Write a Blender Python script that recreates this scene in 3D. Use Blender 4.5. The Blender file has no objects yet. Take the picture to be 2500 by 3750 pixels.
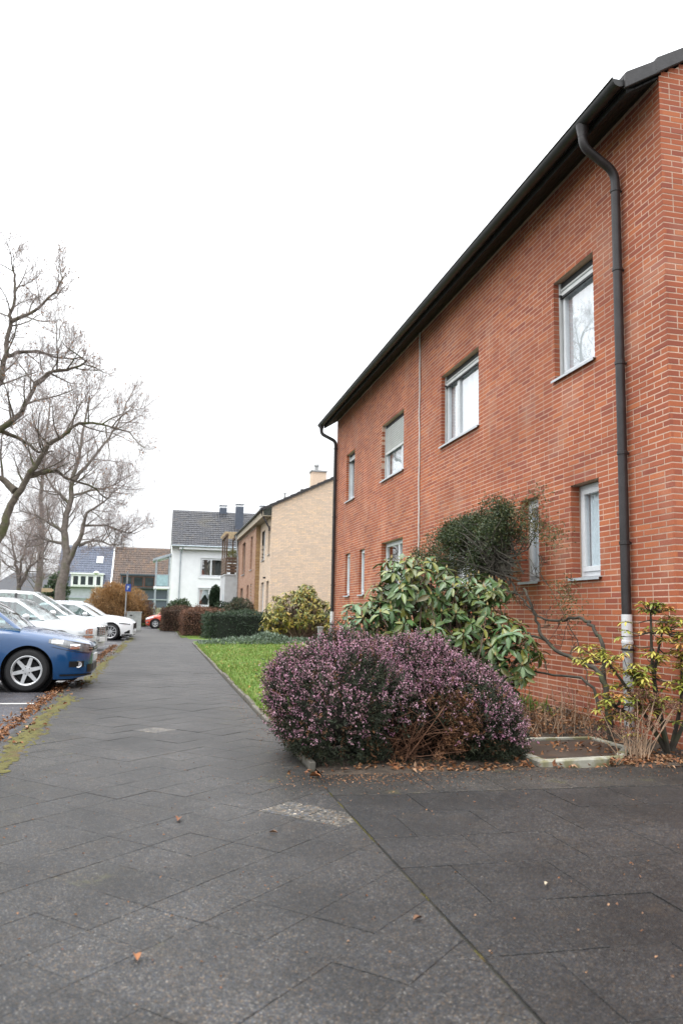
import bpy, bmesh, math, random
import numpy as np
from mathutils import Vector, Matrix

S = bpy.context.scene
COL = S.collection
R = math.radians

# ------------------------------------------------------------------ camera, sky, sun, exposure
CAM_H = 1.2
PITCH, YAW, ROLL = R(7.36), R(12.67), 0.02
fh = Vector((math.sin(YAW), math.cos(YAW), 0)); r0 = Vector((math.cos(YAW), -math.sin(YAW), 0)); zz = Vector((0, 0, 1))
fwd = fh * math.cos(PITCH) + zz * math.sin(PITCH)
up0 = zz * math.cos(PITCH) - fh * math.sin(PITCH)
rgt = r0 * math.cos(ROLL) + up0 * math.sin(ROLL)
up = up0 * math.cos(ROLL) - r0 * math.sin(ROLL)
cam = bpy.data.cameras.new('camera'); camo = bpy.data.objects.new('camera', cam); COL.objects.link(camo)
mw = Matrix((rgt, up, -fwd)).transposed().to_4x4(); mw.translation = (0, 0, CAM_H)
camo.matrix_world = mw
cam.sensor_fit = 'VERTICAL'; cam.sensor_height = 36.0; cam.sensor_width = 24.0; cam.lens = 27.64
cam.clip_start = 0.05; cam.clip_end = 3000
cam.dof.use_dof = True; cam.dof.focus_distance = 9.0; cam.dof.aperture_fstop = 2.8
S.camera = camo

w = bpy.data.worlds.new('World'); S.world = w; w.use_nodes = True
nt = w.node_tree; nt.nodes.clear()
sky = nt.nodes.new('ShaderNodeTexSky'); sky.sky_type = 'NISHITA'; sky.sun_disc = False
SUN_EL, SUN_AZ = R(68), R(-120)          # azimuth measured from +Y towards +X
sky.sun_elevation = SUN_EL; sky.sun_rotation = SUN_AZ; sky.air_density = 1.0; sky.dust_density = 3.0
hs = nt.nodes.new('ShaderNodeHueSaturation'); hs.inputs['Saturation'].default_value = 0.12
mx = nt.nodes.new('ShaderNodeMix'); mx.data_type = 'RGBA'; mx.inputs[0].default_value = 0.86
mx.inputs[7].default_value = (12.6, 12.9, 13.3, 1)      # even cloud deck
tcw = nt.nodes.new('ShaderNodeTexCoord'); sx = nt.nodes.new('ShaderNodeSeparateXYZ'); nt.links.new(tcw.outputs['Generated'], sx.inputs[0])
ovc = nt.nodes.new('ShaderNodeMapRange'); ovc.inputs[3].default_value = .42; ovc.inputs[4].default_value = 1.5; nt.links.new(sx.outputs['Z'], ovc.inputs[0])   # overcast luminance rises with elevation
om = nt.nodes.new('ShaderNodeMix'); om.data_type = 'RGBA'; om.blend_type = 'MULTIPLY'; om.inputs[0].default_value = 1
bg = nt.nodes.new('ShaderNodeBackground'); bg.inputs['Strength'].default_value = 0.12
wo = nt.nodes.new('ShaderNodeOutputWorld')
nt.links.new(sky.outputs[0], hs.inputs['Color']); nt.links.new(hs.outputs[0], mx.inputs[6])
nt.links.new(mx.outputs[2], om.inputs[6]); nt.links.new(ovc.outputs[0], om.inputs[7]); nt.links.new(om.outputs[2], bg.inputs['Color']); nt.links.new(bg.outputs[0], wo.inputs[0])

sun = bpy.data.lights.new('sun', 'SUN'); sun.energy = 0.9; sun.angle = R(35); sun.color = (1, .96, .9)
suno = bpy.data.objects.new('sun', sun); COL.objects.link(suno)
sd = Vector((math.sin(SUN_AZ) * math.cos(SUN_EL), math.cos(SUN_AZ) * math.cos(SUN_EL), math.sin(SUN_EL)))
suno.rotation_euler = sd.to_track_quat('Z', 'Y').to_euler()
suno.location = (-20, -10, 30)

S.view_settings.view_transform = 'Standard'; S.view_settings.look = 'None'
S.view_settings.exposure = 0.8; S.view_settings.gamma = 1.0; S.view_settings.use_curve_mapping = False
S.render.engine = 'CYCLES'
S.cycles.max_bounces = 6; S.cycles.diffuse_bounces = 1; S.cycles.transparent_max_bounces = 12
S.cycles.use_denoising = True

# ------------------------------------------------------------------ helpers
def tag(o, label=None, cat=None, group=None, kind=None):
    if label: o['label'] = label
    if cat: o['category'] = cat
    if group: o['group'] = group
    if kind: o['kind'] = kind
    return o

def empty(name, loc=(0, 0, 0), rz=0, parent=None):
    o = bpy.data.objects.new(name, None); COL.objects.link(o)
    o.location = loc; o.rotation_euler = (0, 0, rz); o.empty_display_size = .2
    if parent: o.parent = parent
    return o

def thing(name, label, cat, loc=(0, 0, 0), rz=0, group=None):
    return tag(empty(name, loc, rz), label, cat, group)

def link(name, me, parent=None, world=True):
    """link a mesh; with world=True the mesh coordinates are world coordinates even under a moved parent"""
    o = bpy.data.objects.new(name, me); COL.objects.link(o)
    if parent is not None:
        o.parent = parent
        if world:
            o.matrix_parent_inverse = root_inv(parent)
    return o

def wmat(o):
    loc = Matrix.Translation(o.location) @ o.rotation_euler.to_matrix().to_4x4() @ Matrix.Diagonal((*o.scale, 1))
    if o.parent is None: return loc
    return wmat(o.parent) @ o.matrix_parent_inverse @ loc

def root_inv(p):
    return wmat(p).inverted()

def np_mesh(name, V, F, mat, parent=None, rnd=None, smooth=False, world=True, sharp=None, kind=None):
    V = np.asarray(V, np.float32).reshape(-1, 3)
    me = bpy.data.meshes.new(name)
    if isinstance(F, np.ndarray):
        k = F.shape[1]; n = len(F)
        me.vertices.add(len(V)); me.vertices.foreach_set('co', V.ravel())
        me.loops.add(n * k); me.loops.foreach_set('vertex_index', F.astype(np.int32).ravel())
        me.polygons.add(n); me.polygons.foreach_set('loop_start', np.arange(0, n * k, k, dtype=np.int32))
        me.update(calc_edges=True)
    else:
        me.from_pydata([tuple(v) for v in V.tolist()], [], F)
    if rnd is not None:
        a = me.attributes.new('rnd', 'FLOAT', 'FACE'); a.data.foreach_set('value', np.asarray(rnd, np.float32))
    if not smooth: me.polygons.foreach_set('use_smooth', [False] * len(me.polygons))
    if smooth:
        me.polygons.foreach_set('use_smooth', [True] * len(me.polygons))
        if sharp: me.set_sharp_from_angle(angle=R(sharp))
    for m in (mat if isinstance(mat, (list, tuple)) else [mat]): me.materials.append(m)
    me.update()
    o = link(name, me, parent, world)
    if kind: o['kind'] = kind
    return o

class MB:
    """collects boxes, prisms, tubes and lathes; build() links them as ONE mesh object"""
    def __init__(s, M=None): s.v = []; s.f = []; s.M = M
    def add(s, vs, fs):
        b = len(s.v); s.v += [tuple(v) for v in vs]; s.f += [tuple(i + b for i in f) for f in fs]; return s
    def box(s, x0, x1, y0, y1, z0, z1):
        return s.add([(x0,y0,z0),(x1,y0,z0),(x1,y1,z0),(x0,y1,z0),(x0,y0,z1),(x1,y0,z1),(x1,y1,z1),(x0,y1,z1)],
                     [(3,2,1,0),(4,5,6,7),(0,1,5,4),(1,2,6,5),(2,3,7,6),(3,0,4,7)])
    def quad(s, a, b, c, d): return s.add([a, b, c, d], [(0, 1, 2, 3)])
    def prism(s, poly, ax, t0, t1):
        """poly of 2D points extruded along axis ax (0,1,2); the two other axes in cyclic order x<y<z"""
        n = len(poly); o = [i for i in range(3) if i != ax]; vs = []
        for t in (t0, t1):
            for p in poly:
                q = [0, 0, 0]; q[ax] = t; q[o[0]] = p[0]; q[o[1]] = p[1]; vs.append(q)
        fs = [tuple(range(n))[::-1], tuple(range(n, 2 * n))] + [(i, (i + 1) % n, n + (i + 1) % n, n + i) for i in range(n)]
        return s.add(vs, fs)
    def tube(s, path, rad, n=8, cap=True):
        path = [Vector(p) for p in path]; m = len(path)
        if not hasattr(rad, '__len__'): rad = [rad] * m
        vs = []; ref = None
        for i, p in enumerate(path):
            t = (path[min(i + 1, m - 1)] - path[max(i - 1, 0)]).normalized()
            if ref is None:
                ref = t.cross(Vector((0.31, 0.77, 0.55))).normalized()
            ref = (ref - t * ref.dot(t)).normalized(); b = t.cross(ref)
            for k in range(n):
                a = 2 * math.pi * k / n; vs.append(p + (ref * math.cos(a) + b * math.sin(a)) * rad[i])
        fs = [(i*n+k, i*n+(k+1)%n, (i+1)*n+(k+1)%n, (i+1)*n+k) for i in range(m-1) for k in range(n)]
        if cap: fs += [tuple(range(n))[::-1], tuple(range((m-1)*n, m*n))]
        return s.add(vs, fs)
    def lathe(s, prof, n, c=(0,0,0), ax='y'):
        """prof: (r, h) along the axis"""
        vs = []; m = len(prof)
        for r_, h in prof:
            for k in range(n):
                a = 2*math.pi*k/n; ca, sa = r_*math.cos(a), r_*math.sin(a)
                q = (ca, h, sa) if ax == 'y' else ((ca, sa, h) if ax == 'z' else (h, ca, sa))
                vs.append((q[0]+c[0], q[1]+c[1], q[2]+c[2]))
        return s.add(vs, [(i*n+k, i*n+(k+1)%n, (i+1)*n+(k+1)%n, (i+1)*n+k) for i in range(m-1) for k in range(n)])
    def build(s, name, mat, parent=None, smooth=False, sharp=40, world=True, bevel=0):
        v = s.v if s.M is None else [tuple(s.M @ Vector(p)) for p in s.v]
        o = np_mesh(name, np.array(v), s.f, mat, parent, smooth=smooth, sharp=sharp, world=world)
        bm = bmesh.new(); bm.from_mesh(o.data)
        if bevel:
            bmesh.ops.bevel(bm, geom=list(bm.edges), offset=bevel, segments=1, affect='EDGES', clamp_overlap=True)
        bmesh.ops.recalc_face_normals(bm, faces=list(bm.faces)); bm.to_mesh(o.data); bm.free()
        return o

def frame(origin, u, n):
    u = Vector(u).normalized(); n = Vector(n).normalized(); z = Vector((0, 0, 1))
    m = Matrix((u, n, z)).transposed().to_4x4(); m.translation = Vector(origin); return m

# ------------------------------------------------------------------ materials
def mat(name, col=(.5,.5,.5), rough=.7, var=None, src='obj', noise=None, noise2=None, noise3=None, bump=None, metal=0, spec=.5, coat=0, ior=1.5, trans=0, coords='Object', flake=0):
    m = bpy.data.materials.new(name); m.use_nodes = True; t = m.node_tree; N = t.nodes; Lk = t.links
    p = N['Principled BSDF']; p.inputs['Roughness'].default_value = rough; p.inputs['Metallic'].default_value = metal
    p.inputs['Specular IOR Level'].default_value = spec; p.inputs['IOR'].default_value = ior
    p.inputs['Coat Weight'].default_value = coat; p.inputs['Coat Roughness'].default_value = .04
    if coords == 'Position': co = N.new('ShaderNodeNewGeometry').outputs['Position']
    else: co = N.new('ShaderNodeTexCoord').outputs[coords]
    if var:
        rp = N.new('ShaderNodeValToRGB'); e = rp.color_ramp.elements
        for i, c in enumerate(var):
            if i < 2: e[i].position = i / max(1, len(var)-1); e[i].color = (*c, 1)
            else: k = e.new(i / (len(var)-1)); k.color = (*c, 1)
        if len(var) > 2: # positions of the two first elements were set for the list's own spacing
            e[0].position = 0
        if src == 'attr':
            s_ = N.new('ShaderNodeAttribute'); s_.attribute_name = 'rnd'; Lk.new(s_.outputs['Fac'], rp.inputs[0])
        else:
            s_ = N.new('ShaderNodeObjectInfo'); Lk.new(s_.outputs['Random'], rp.inputs[0])
        c = rp.outputs[0]
    else:
        q = N.new('ShaderNodeRGB'); q.outputs[0].default_value = (*col, 1); c = q.outputs[0]
    for nz in (noise, noise2, noise3):
        if not nz: continue
        sc, amt = nz[0], nz[1]
        n = N.new('ShaderNodeTexNoise'); n.inputs['Scale'].default_value = sc; n.inputs['Detail'].default_value = 5; Lk.new(co, n.inputs['Vector'])
        mr = N.new('ShaderNodeMapRange'); mr.inputs[1].default_value = .3; mr.inputs[2].default_value = .7; Lk.new(n.outputs['Fac'], mr.inputs[0])
        mm = N.new('ShaderNodeMix'); mm.data_type = 'RGBA'; Lk.new(mr.outputs[0], mm.inputs[0])
        if len(nz) > 2:      # blend to another colour
            mr.inputs[1].default_value = nz[3] if len(nz) > 3 else .5; mr.inputs[2].default_value = mr.inputs[1].default_value + .12
            mr.inputs[4].default_value = amt; Lk.new(c, mm.inputs[6]); mm.inputs[7].default_value = (*nz[2], 1)
        else:
            mr.inputs[3].default_value = 1 - amt; mr.inputs[4].default_value = 1 + amt
            mm.blend_type = 'MULTIPLY'; mm.inputs[0].default_value = 1
            for l in list(mm.inputs[0].links): Lk.remove(l)
            Lk.new(c, mm.inputs[6]); Lk.new(mr.outputs[0], mm.inputs[7])
        c = mm.outputs[2]
    Lk.new(c, p.inputs['Base Color'])
    if bump:
        n = N.new('ShaderNodeTexNoise'); n.inputs['Scale'].default_value = bump[0]; n.inputs['Detail'].default_value = 4; Lk.new(co, n.inputs['Vector'])
        b = N.new('ShaderNodeBump'); b.inputs['Strength'].default_value = bump[1]; b.inputs['Distance'].default_value = bump[2] if len(bump) > 2 else .01
        Lk.new(n.outputs['Fac'], b.inputs['Height']); Lk.new(b.outputs[0], p.inputs['Normal'])
    return m

def glass_mat(name, f0=.1, tint=(.85,.9,.92), rough=.0):
    """thin pane: clear with a Schlick reflection (f0 straight on), the same from both sides"""
    m = bpy.data.materials.new(name); m.use_nodes = True; t = m.node_tree; N = t.nodes; Lk = t.links
    N.remove(N['Principled BSDF']); out = N['Material Output']
    tr = N.new('ShaderNodeBsdfTransparent'); tr.inputs[0].default_value = (*tint, 1)
    gl = N.new('ShaderNodeBsdfGlossy'); gl.inputs['Roughness'].default_value = rough; gl.inputs['Color'].default_value = (1,1,1,1)
    lw = N.new('ShaderNodeLayerWeight'); lw.inputs['Blend'].default_value = .5
    pw = N.new('ShaderNodeMath'); pw.operation = 'POWER'; pw.inputs[1].default_value = 5; Lk.new(lw.outputs['Facing'], pw.inputs[0])
    mr = N.new('ShaderNodeMapRange'); mr.inputs[3].default_value = f0; mr.inputs[4].default_value = 1; Lk.new(pw.outputs[0], mr.inputs[0])
    tc = N.new('ShaderNodeTexCoord'); nz = N.new('ShaderNodeTexNoise'); nz.inputs['Scale'].default_value = 1.6; nz.inputs['Detail'].default_value = 0
    Lk.new(tc.outputs['Object'], nz.inputs['Vector'])       # a pane is never dead flat
    bp = N.new('ShaderNodeBump'); bp.inputs['Strength'].default_value = .05; bp.inputs['Distance'].default_value = .05; Lk.new(nz.outputs['Fac'], bp.inputs['Height']); Lk.new(bp.outputs[0], gl.inputs['Normal'])
    ms = N.new('ShaderNodeMixShader'); Lk.new(mr.outputs[0], ms.inputs[0]); Lk.new(tr.outputs[0], ms.inputs[1]); Lk.new(gl.outputs[0], ms.inputs[2])
    Lk.new(ms.outputs[0], out.inputs[0]); return m

def stone_mat(name, base, speck_scale=170, obj_var=.12, moss=0, warm=True):
    """exposed aggregate concrete: fine pale, rusty and dark stones"""
    m = bpy.data.materials.new(name); m.use_nodes = True; t = m.node_tree; N = t.nodes; Lk = t.links
    p = N['Principled BSDF']; p.inputs['Roughness'].default_value = .55; p.inputs['Specular IOR Level'].default_value = .32
    tc = N.new('ShaderNodeNewGeometry'); co = tc.outputs['Position']
    v = N.new('ShaderNodeTexVoronoi'); v.inputs['Scale'].default_value = speck_scale; Lk.new(co, v.inputs['Vector'])
    sep = N.new('ShaderNodeSeparateColor'); Lk.new(v.outputs['Color'], sep.inputs[0])
    rp = N.new('ShaderNodeValToRGB'); rp.color_ramp.interpolation = 'CONSTANT'; e = rp.color_ramp.elements
    b = np.array(base)
    cols = [(0, b*.4), (.2, b*.75), (.36, b*np.array([.8,.95,1.3])), (.5, b*1.05), (.68, b*np.array([1.7,1.3,.95])), (.77, b*1.6), (.86, b*np.array([2.3,2.15,2.0])), (.945, b*np.array([3.6,2.5,1.6]) if warm else b*2.0), (.978, b*np.array([5.2,4.9,4.5]))]
    for i, (q, c) in enumerate(cols):
        k = e[i] if i < 2 else e.new(q); k.position = q; k.color = (*[float(min(x, .8)) for x in c], 1)
    Lk.new(sep.outputs[0], rp.inputs[0]); c = rp.outputs[0]
    def mul(c, fac_socket):
        mm = N.new('ShaderNodeMix'); mm.data_type = 'RGBA'; mm.blend_type = 'MULTIPLY'; mm.inputs[0].default_value = 1
        Lk.new(c, mm.inputs[6]); Lk.new(fac_socket, mm.inputs[7]); return mm.outputs[2]
    for sc, lo, hi in ((.55, .60, 1.5), (2.3, .70, 1.35), (14, .85, 1.15), (600, .75, 1.25)):
        n = N.new('ShaderNodeTexNoise'); n.inputs['Scale'].default_value = sc; n.inputs['Detail'].default_value = 4; Lk.new(co, n.inputs['Vector'])
        mr = N.new('ShaderNodeMapRange'); mr.inputs[1].default_value = .3; mr.inputs[2].default_value = .7; mr.inputs[3].default_value = lo; mr.inputs[4].default_value = hi
        Lk.new(n.outputs['Fac'], mr.inputs[0]); c = mul(c, mr.outputs[0])
    # old rusty stains and a coarser grit
    n = N.new('ShaderNodeTexNoise'); n.inputs['Scale'].default_value = 3.1; n.inputs['Detail'].default_value = 9; n.inputs['Roughness'].default_value = .72; Lk.new(co, n.inputs['Vector'])
    mr = N.new('ShaderNodeMapRange'); mr.inputs[1].default_value = .55; mr.inputs[2].default_value = .78; mr.inputs[4].default_value = .45; Lk.new(n.outputs['Fac'], mr.inputs[0])
    mm = N.new('ShaderNodeMix'); mm.data_type = 'RGBA'; Lk.new(mr.outputs[0], mm.inputs[0]); Lk.new(c, mm.inputs[6]); mm.inputs[7].default_value = (.055, .036, .020, 1); c = mm.outputs[2]
    v2 = N.new('ShaderNodeTexVoronoi'); v2.inputs['Scale'].default_value = 75; Lk.new(co, v2.inputs['Vector']); s2 = N.new('ShaderNodeSeparateColor'); Lk.new(v2.outputs['Color'], s2.inputs[0])
    mr = N.new('ShaderNodeMapRange'); mr.inputs[3].default_value = .68; mr.inputs[4].default_value = 1.4; Lk.new(s2.outputs[1], mr.inputs[0]); c = mul(c, mr.outputs[0])
    oi = N.new('ShaderNodeObjectInfo'); at = N.new('ShaderNodeAttribute'); at.attribute_name = 'rnd'
    ad = N.new('ShaderNodeMath'); ad.operation = 'ADD'; Lk.new(oi.outputs['Random'], ad.inputs[0]); Lk.new(at.outputs['Fac'], ad.inputs[1])
    fr = N.new('ShaderNodeMath'); fr.operation = 'FRACT'; Lk.new(ad.outputs[0], fr.inputs[0])
    mr = N.new('ShaderNodeMapRange'); mr.inputs[3].default_value = 1 - obj_var; mr.inputs[4].default_value = 1 + obj_var; Lk.new(fr.outputs[0], mr.inputs[0]); c = mul(c, mr.outputs[0])
    if moss:
        n = N.new('ShaderNodeTexNoise'); n.inputs['Scale'].default_value = 3.5; n.inputs['Detail'].default_value = 8; n.inputs['Roughness'].default_value = .7; Lk.new(co, n.inputs['Vector'])
        mr = N.new('ShaderNodeMapRange'); mr.inputs[1].default_value = .58; mr.inputs[2].default_value = .75; mr.inputs[4].default_value = moss; Lk.new(n.outputs['Fac'], mr.inputs[0])
        mm = N.new('ShaderNodeMix'); mm.data_type = 'RGBA'; Lk.new(mr.outputs[0], mm.inputs[0]); Lk.new(c, mm.inputs[6]); mm.inputs[7].default_value = (.11, .105, .03, 1); c = mm.outputs[2]
    Lk.new(c, p.inputs['Base Color'])
    bp = N.new('ShaderNodeBump'); bp.inputs['Strength'].default_value = .5; bp.inputs['Distance'].default_value = .003; Lk.new(v.outputs['Distance'], bp.inputs['Height']); Lk.new(bp.outputs[0], p.inputs['Normal'])
    return m

RED = [(.37,.098,.041),(.31,.080,.037),(.40,.112,.045),(.26,.067,.038),(.35,.092,.041),(.44,.133,.052),(.30,.083,.050)]
BEI = [(.70,.54,.40),(.63,.49,.37),(.75,.58,.43),(.60,.48,.38),(.71,.55,.42),(.77,.58,.40)]
PNK = [(.40,.22,.14),(.34,.18,.12),(.44,.26,.17),(.37,.20,.14)]
MT = {}
MT['brick_obj'] = mat('red_brick', rough=.85, var=RED, src='obj', noise=(1.4,.30,(.44,.25,.18),.56), noise2=(220,.28), noise3=(.6,.16), bump=(160,.3,.002), coords='Position')
MT['brick_attr'] = mat('red_brick_far', rough=.85, var=RED, src='attr', noise=(1.4,.30,(.44,.25,.18),.56), noise2=(220,.28), noise3=(.6,.16), bump=(160,.3,.002), coords='Position')
MT['mortar'] = mat('mortar', (.54,.365,.275), .9, noise=(1.2,.25), noise2=(60,.15), bump=(150,.4,.004))
MT['beige_obj'] = mat('beige_brick', rough=.85, var=BEI, src='obj', noise=(20,.15), bump=(90,.4,.004))
MT['beige_attr'] = mat('beige_brick_far', rough=.85, var=BEI, src='attr', noise=(20,.15), bump=(90,.4,.004))
MT['pink_attr'] = mat('pinkish_brick', rough=.85, var=PNK, src='attr', noise=(20,.15))
MT['golden_attr'] = mat('golden_brick', rough=.85, var=[(.36,.22,.09),(.30,.18,.08),(.42,.27,.12)], src='attr', noise=(20,.15))
MT['mortar_b'] = mat('pale_mortar', (.52,.43,.35), .9, noise=(30,.15))
MT['soffit'] = mat('dark_soffit_wood', (.007,.0065,.006), .8, noise=(14,.3))
MT['gutter'] = mat('dark_gutter_metal', (.012,.012,.012), .5, noise=(6,.35), noise2=(40,.2), bump=(20,.05))
MT['pipe'] = mat('brown_downpipe', (.024,.02,.021), .45, noise=(5,.35), noise2=(60,.25), bump=(25,.1,.004))
MT['pipe_grey'] = mat('grey_plastic_pipe', (.34,.345,.345), .6, noise=(8,.2), noise2=(50,.12))
MT['pipe_white'] = mat('white_pipe_sleeve', (.62,.63,.64), .5, noise=(9,.12))
MT['tile_dark'] = mat('dark_roof_tile', (.028,.026,.027), .55, noise=(10,.35), noise2=(60,.2), bump=(40,.3,.004))
MT['pvc'] = mat('white_window_plastic', (.66,.68,.70), .42, noise=(4,.06), noise2=(30,.05))
MT['pvc_grey'] = mat('grey_window_frame', (.36,.42,.46), .45, noise=(6,.08))
MT['sill'] = mat('metal_sill', (.50,.53,.56), .4, noise=(9,.12), metal=.2)
MT['shutter'] = mat('shutter_slats', (.55,.56,.55), .5, noise=(5,.1))
MT['gasket'] = mat('black_gasket', (.015,.015,.016), .6)
MT['glass'] = glass_mat('window_glass', .30, (.95,.97,.98))
MT['glass_low'] = glass_mat('clear_window_glass', .10, (.93,.97,.99))
MT['curtain'] = mat('net_curtain', (.74,.79,.82), .9, noise=(25,.08))  # in the upper windows its pale tone also stands in for reflected sky
MT['room_dark'] = mat('dark_room_sheet', (.11,.12,.12), .9, noise=(6,.3))  # sheet behind panes; the unlit room is put into its dark colour
MT['cable'] = mat('white_cable', (.66,.64,.62), .5, noise=(12,.12))
MT['concrete'] = mat('weathered_concrete', (.24,.235,.215), .85, noise=(6,.2), noise2=(4,.85,(.10,.095,.045),.52), bump=(60,.4,.004))
MT['edging'] = mat('mossy_edging', (.13,.12,.10), .9, noise=(7,.25), noise2=(5,.8,(.075,.06,.025),.48), bump=(60,.5,.004))
MT['pale_conc'] = mat('mossy_pale_concrete', (.30,.29,.24), .88, noise=(9,.25), noise2=(6,.8,(.15,.135,.05),.46), bump=(70,.5,.004))
MT['slab'] = stone_mat('pavement_slab', (.0235,.0232,.0228), 210, .07)
MT['slab2'] = stone_mat('driveway_slab', (.0175,.0175,.0175), 210, .08)
MT['slab_moss'] = stone_mat('mossy_slab', (.0235,.023,.0215), 210, .06, moss=.5)
MT['pebble'] = stone_mat('washed_pebble_slab', (.058,.054,.047), 75, .1, warm=False)
MT['joint'] = mat('sandy_joint', (.026,.024,.021), .95, noise=(5,.3), noise2=(2.2,.6,(.085,.07,.028),.55))
MT['asphalt'] = stone_mat('asphalt', (.040,.041,.047), 120, 0)
MT['line'] = mat('white_line_paint', (.5,.49,.46), .7, noise=(14,.25), noise2=(9,.8,(.10,.10,.10),.6))
MT['earth'] = mat('bed_soil', (.05,.036,.025), .95, noise=(5,.4), noise2=(30,.4), bump=(25,1,.02))
MT['lawn'] = mat('lawn_turf', (.11,.19,.03), .95, noise=(2.2,.35), noise2=(3,.6,(.20,.20,.05),.55), bump=(60,1,.02))
MT['grass'] = mat('grass_blades', rough=.7, var=[(.12,.23,.03),(.17,.29,.04),(.10,.19,.03),(.22,.28,.06),(.33,.31,.10)], src='attr')
MT['moss'] = mat('moss', (.088,.08,.02), .95, noise=(9,.4), noise2=(5,.8,(.09,.055,.025),.55), bump=(70,1,.01))
LEAFB = [(.25,.10,.035),(.17,.065,.028),(.31,.16,.07),(.11,.05,.028),(.27,.11,.035),(.36,.22,.13),(.14,.07,.04)]
MT['dead'] = mat('dry_leaves', rough=.75, var=LEAFB, src='attr', noise=(40,.2))
MT['dead_obj'] = mat('dry_leaf', rough=.75, var=LEAFB, src='obj', noise=(40,.2))
MT['bark'] = mat('grey_brown_bark', (.11,.09,.07), .9, noise=(9,.35), noise2=(2.2,.75,(.075,.085,.025),.52), bump=(30,1,.03))
MT['bark_far'] = mat('grey_bark', (.17,.145,.125), .9, noise=(7,.3), noise2=(2,.5,(.10,.11,.045),.52), bump=(20,1,.03))
MT['twig'] = mat('bare_twigs', (.24,.20,.185), .85, noise=(3,.3))
MT['bud'] = mat('buds_and_last_leaves', rough=.8, var=[(.30,.15,.07),(.36,.19,.09),(.22,.11,.06)], src='attr')

# ------------------------------------------------------------------ leaf clouds
def unit(a): return a / np.maximum(np.linalg.norm(a, axis=1, keepdims=True), 1e-9)

def leaves(P, D, N, L, Wd, fold=.25, droop=.15, big=False):
    """folded leaves: base P, direction D, upper side N; returns V, F (triangles), one random value per face"""
    P = np.asarray(P, float); n = len(P); D = unit(np.asarray(D, float)); N = np.asarray(N, float)
    Sd = unit(np.cross(D, N)); N = unit(np.cross(Sd, D))
    L = np.broadcast_to(np.asarray(L, float).reshape(-1, 1), (n, 1)); Wd = np.broadcast_to(np.asarray(Wd, float).reshape(-1, 1), (n, 1))
    if not big:
        tip = P + D*L - N*L*droop; m = P + D*L*.45
        r_ = m + Sd*Wd*.5 + N*Wd*fold*.5; l_ = m - Sd*Wd*.5 + N*Wd*fold*.5
        V = np.stack([P, r_, tip, l_], 1).reshape(-1, 3)
        F = (np.array([[0,1,2],[0,2,3]])[None] + 4*np.arange(n)[:, None, None]).reshape(-1, 3); k = 2
    else:
        def at(t, s_, h): return P + D*L*t + Sd*Wd*s_ + N*(Wd*abs(s_)*fold*2 - L*droop*t*t) + N*0*h
        V = np.stack([at(0,0,0), at(.22,.30,0), at(.5,.5,0), at(.8,.34,0), at(1,0,0), at(.8,-.34,0), at(.5,-.5,0), at(.22,-.30,0), at(.5,0,0)], 1).reshape(-1, 3)
        F = (np.array([[0,1,8],[1,2,8],[2,3,8],[3,4,8],[4,5,8],[5,6,8],[6,7,8],[7,0,8]])[None] + 9*np.arange(n)[:, None, None]).reshape(-1, 3); k = 8
    return V, F, k

def leaf_obj(name, rng, P, D, N, L, Wd, m, parent, big=False, fold=.25, droop=.15, rnd=None):
    V, F, k = leaves(P, D, N, L, Wd, fold, droop, big)
    r_ = rng.random(len(P)) if rnd is None else rnd
    return np_mesh(name, V, F, m, parent, rnd=np.repeat(r_, k), kind='stuff', smooth=big)

def rdir(rng, n, up_=0.0):
    d = rng.normal(size=(n, 3)); d[:, 2] += up_; return unit(d)

def ell_shell(rng, n, c, r_, inner=.75, zmin=None):
    d = rdir(rng, n); t = inner + (1-inner)*rng.random((n, 1))**.5
    P = np.array(c) + d*np.array(r_)*t; nrm = unit(d/np.array(r_))
    if zmin is not None: k = P[:, 2] > zmin; P, nrm = P[k], nrm[k]
    return P, nrm

def lumpy(name, c, r_, m, parent, seed=0, amp=.18, zmin=.0, sub=3):
    bm = bmesh.new(); bmesh.ops.create_icosphere(bm, subdivisions=sub, radius=1); rg = random.Random(seed)
    ph = [(rg.uniform(2,5), rg.uniform(2,5), rg.uniform(2,5), rg.uniform(0,6)) for _ in range(5)]
    for v in bm.verts:
        k = 1 + amp*sum(math.sin(a*v.co.x+b*v.co.y+d*v.co.z+e) for a,b,d,e in ph)/3
        v.co = Vector((v.co.x*r_[0]*k + c[0], v.co.y*r_[1]*k + c[1], max(zmin, v.co.z*r_[2]*k + c[2])))
    me = bpy.data.meshes.new(name); bm.to_mesh(me); bm.free(); me.materials.append(m)
    return link(name, me, parent)

# ------------------------------------------------------------------ the ground
def sheet(name, poly, z, m, kind='structure', parent=None):
    o = np_mesh(name, np.array([(x, y, z) for x, y in poly]), [tuple(range(len(poly)))], m, parent)
    if parent is None: o['kind'] = kind
    return o

rng = np.random.default_rng(7); rg = random.Random(5)
sheet('ground', [(-600,-200),(600,-200),(600,1200),(-600,1200)], -.16, mat('far_ground', (.085,.085,.06), .95, noise=(.05,.3)))
sheet('parking_lot', [(-1.36,-2),(-1.36,48),(-24,48),(-24,-2)], -.04, MT['asphalt'])
sheet('side_street', [(-60,48),(-1.36,48),(-1.36,47.5),(2.2,50.5),(4,57),(40,57),(40,64),(-60,64)], -.045, MT['asphalt'])
sheet('verge', [(-60,64),(40,64),(40,130),(-60,130)], -.06, MT['lawn'])
sheet('verge.001', [(-60,-2),(-24,-2),(-24,48),(-60,48)], -.05, MT['lawn'])

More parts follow.
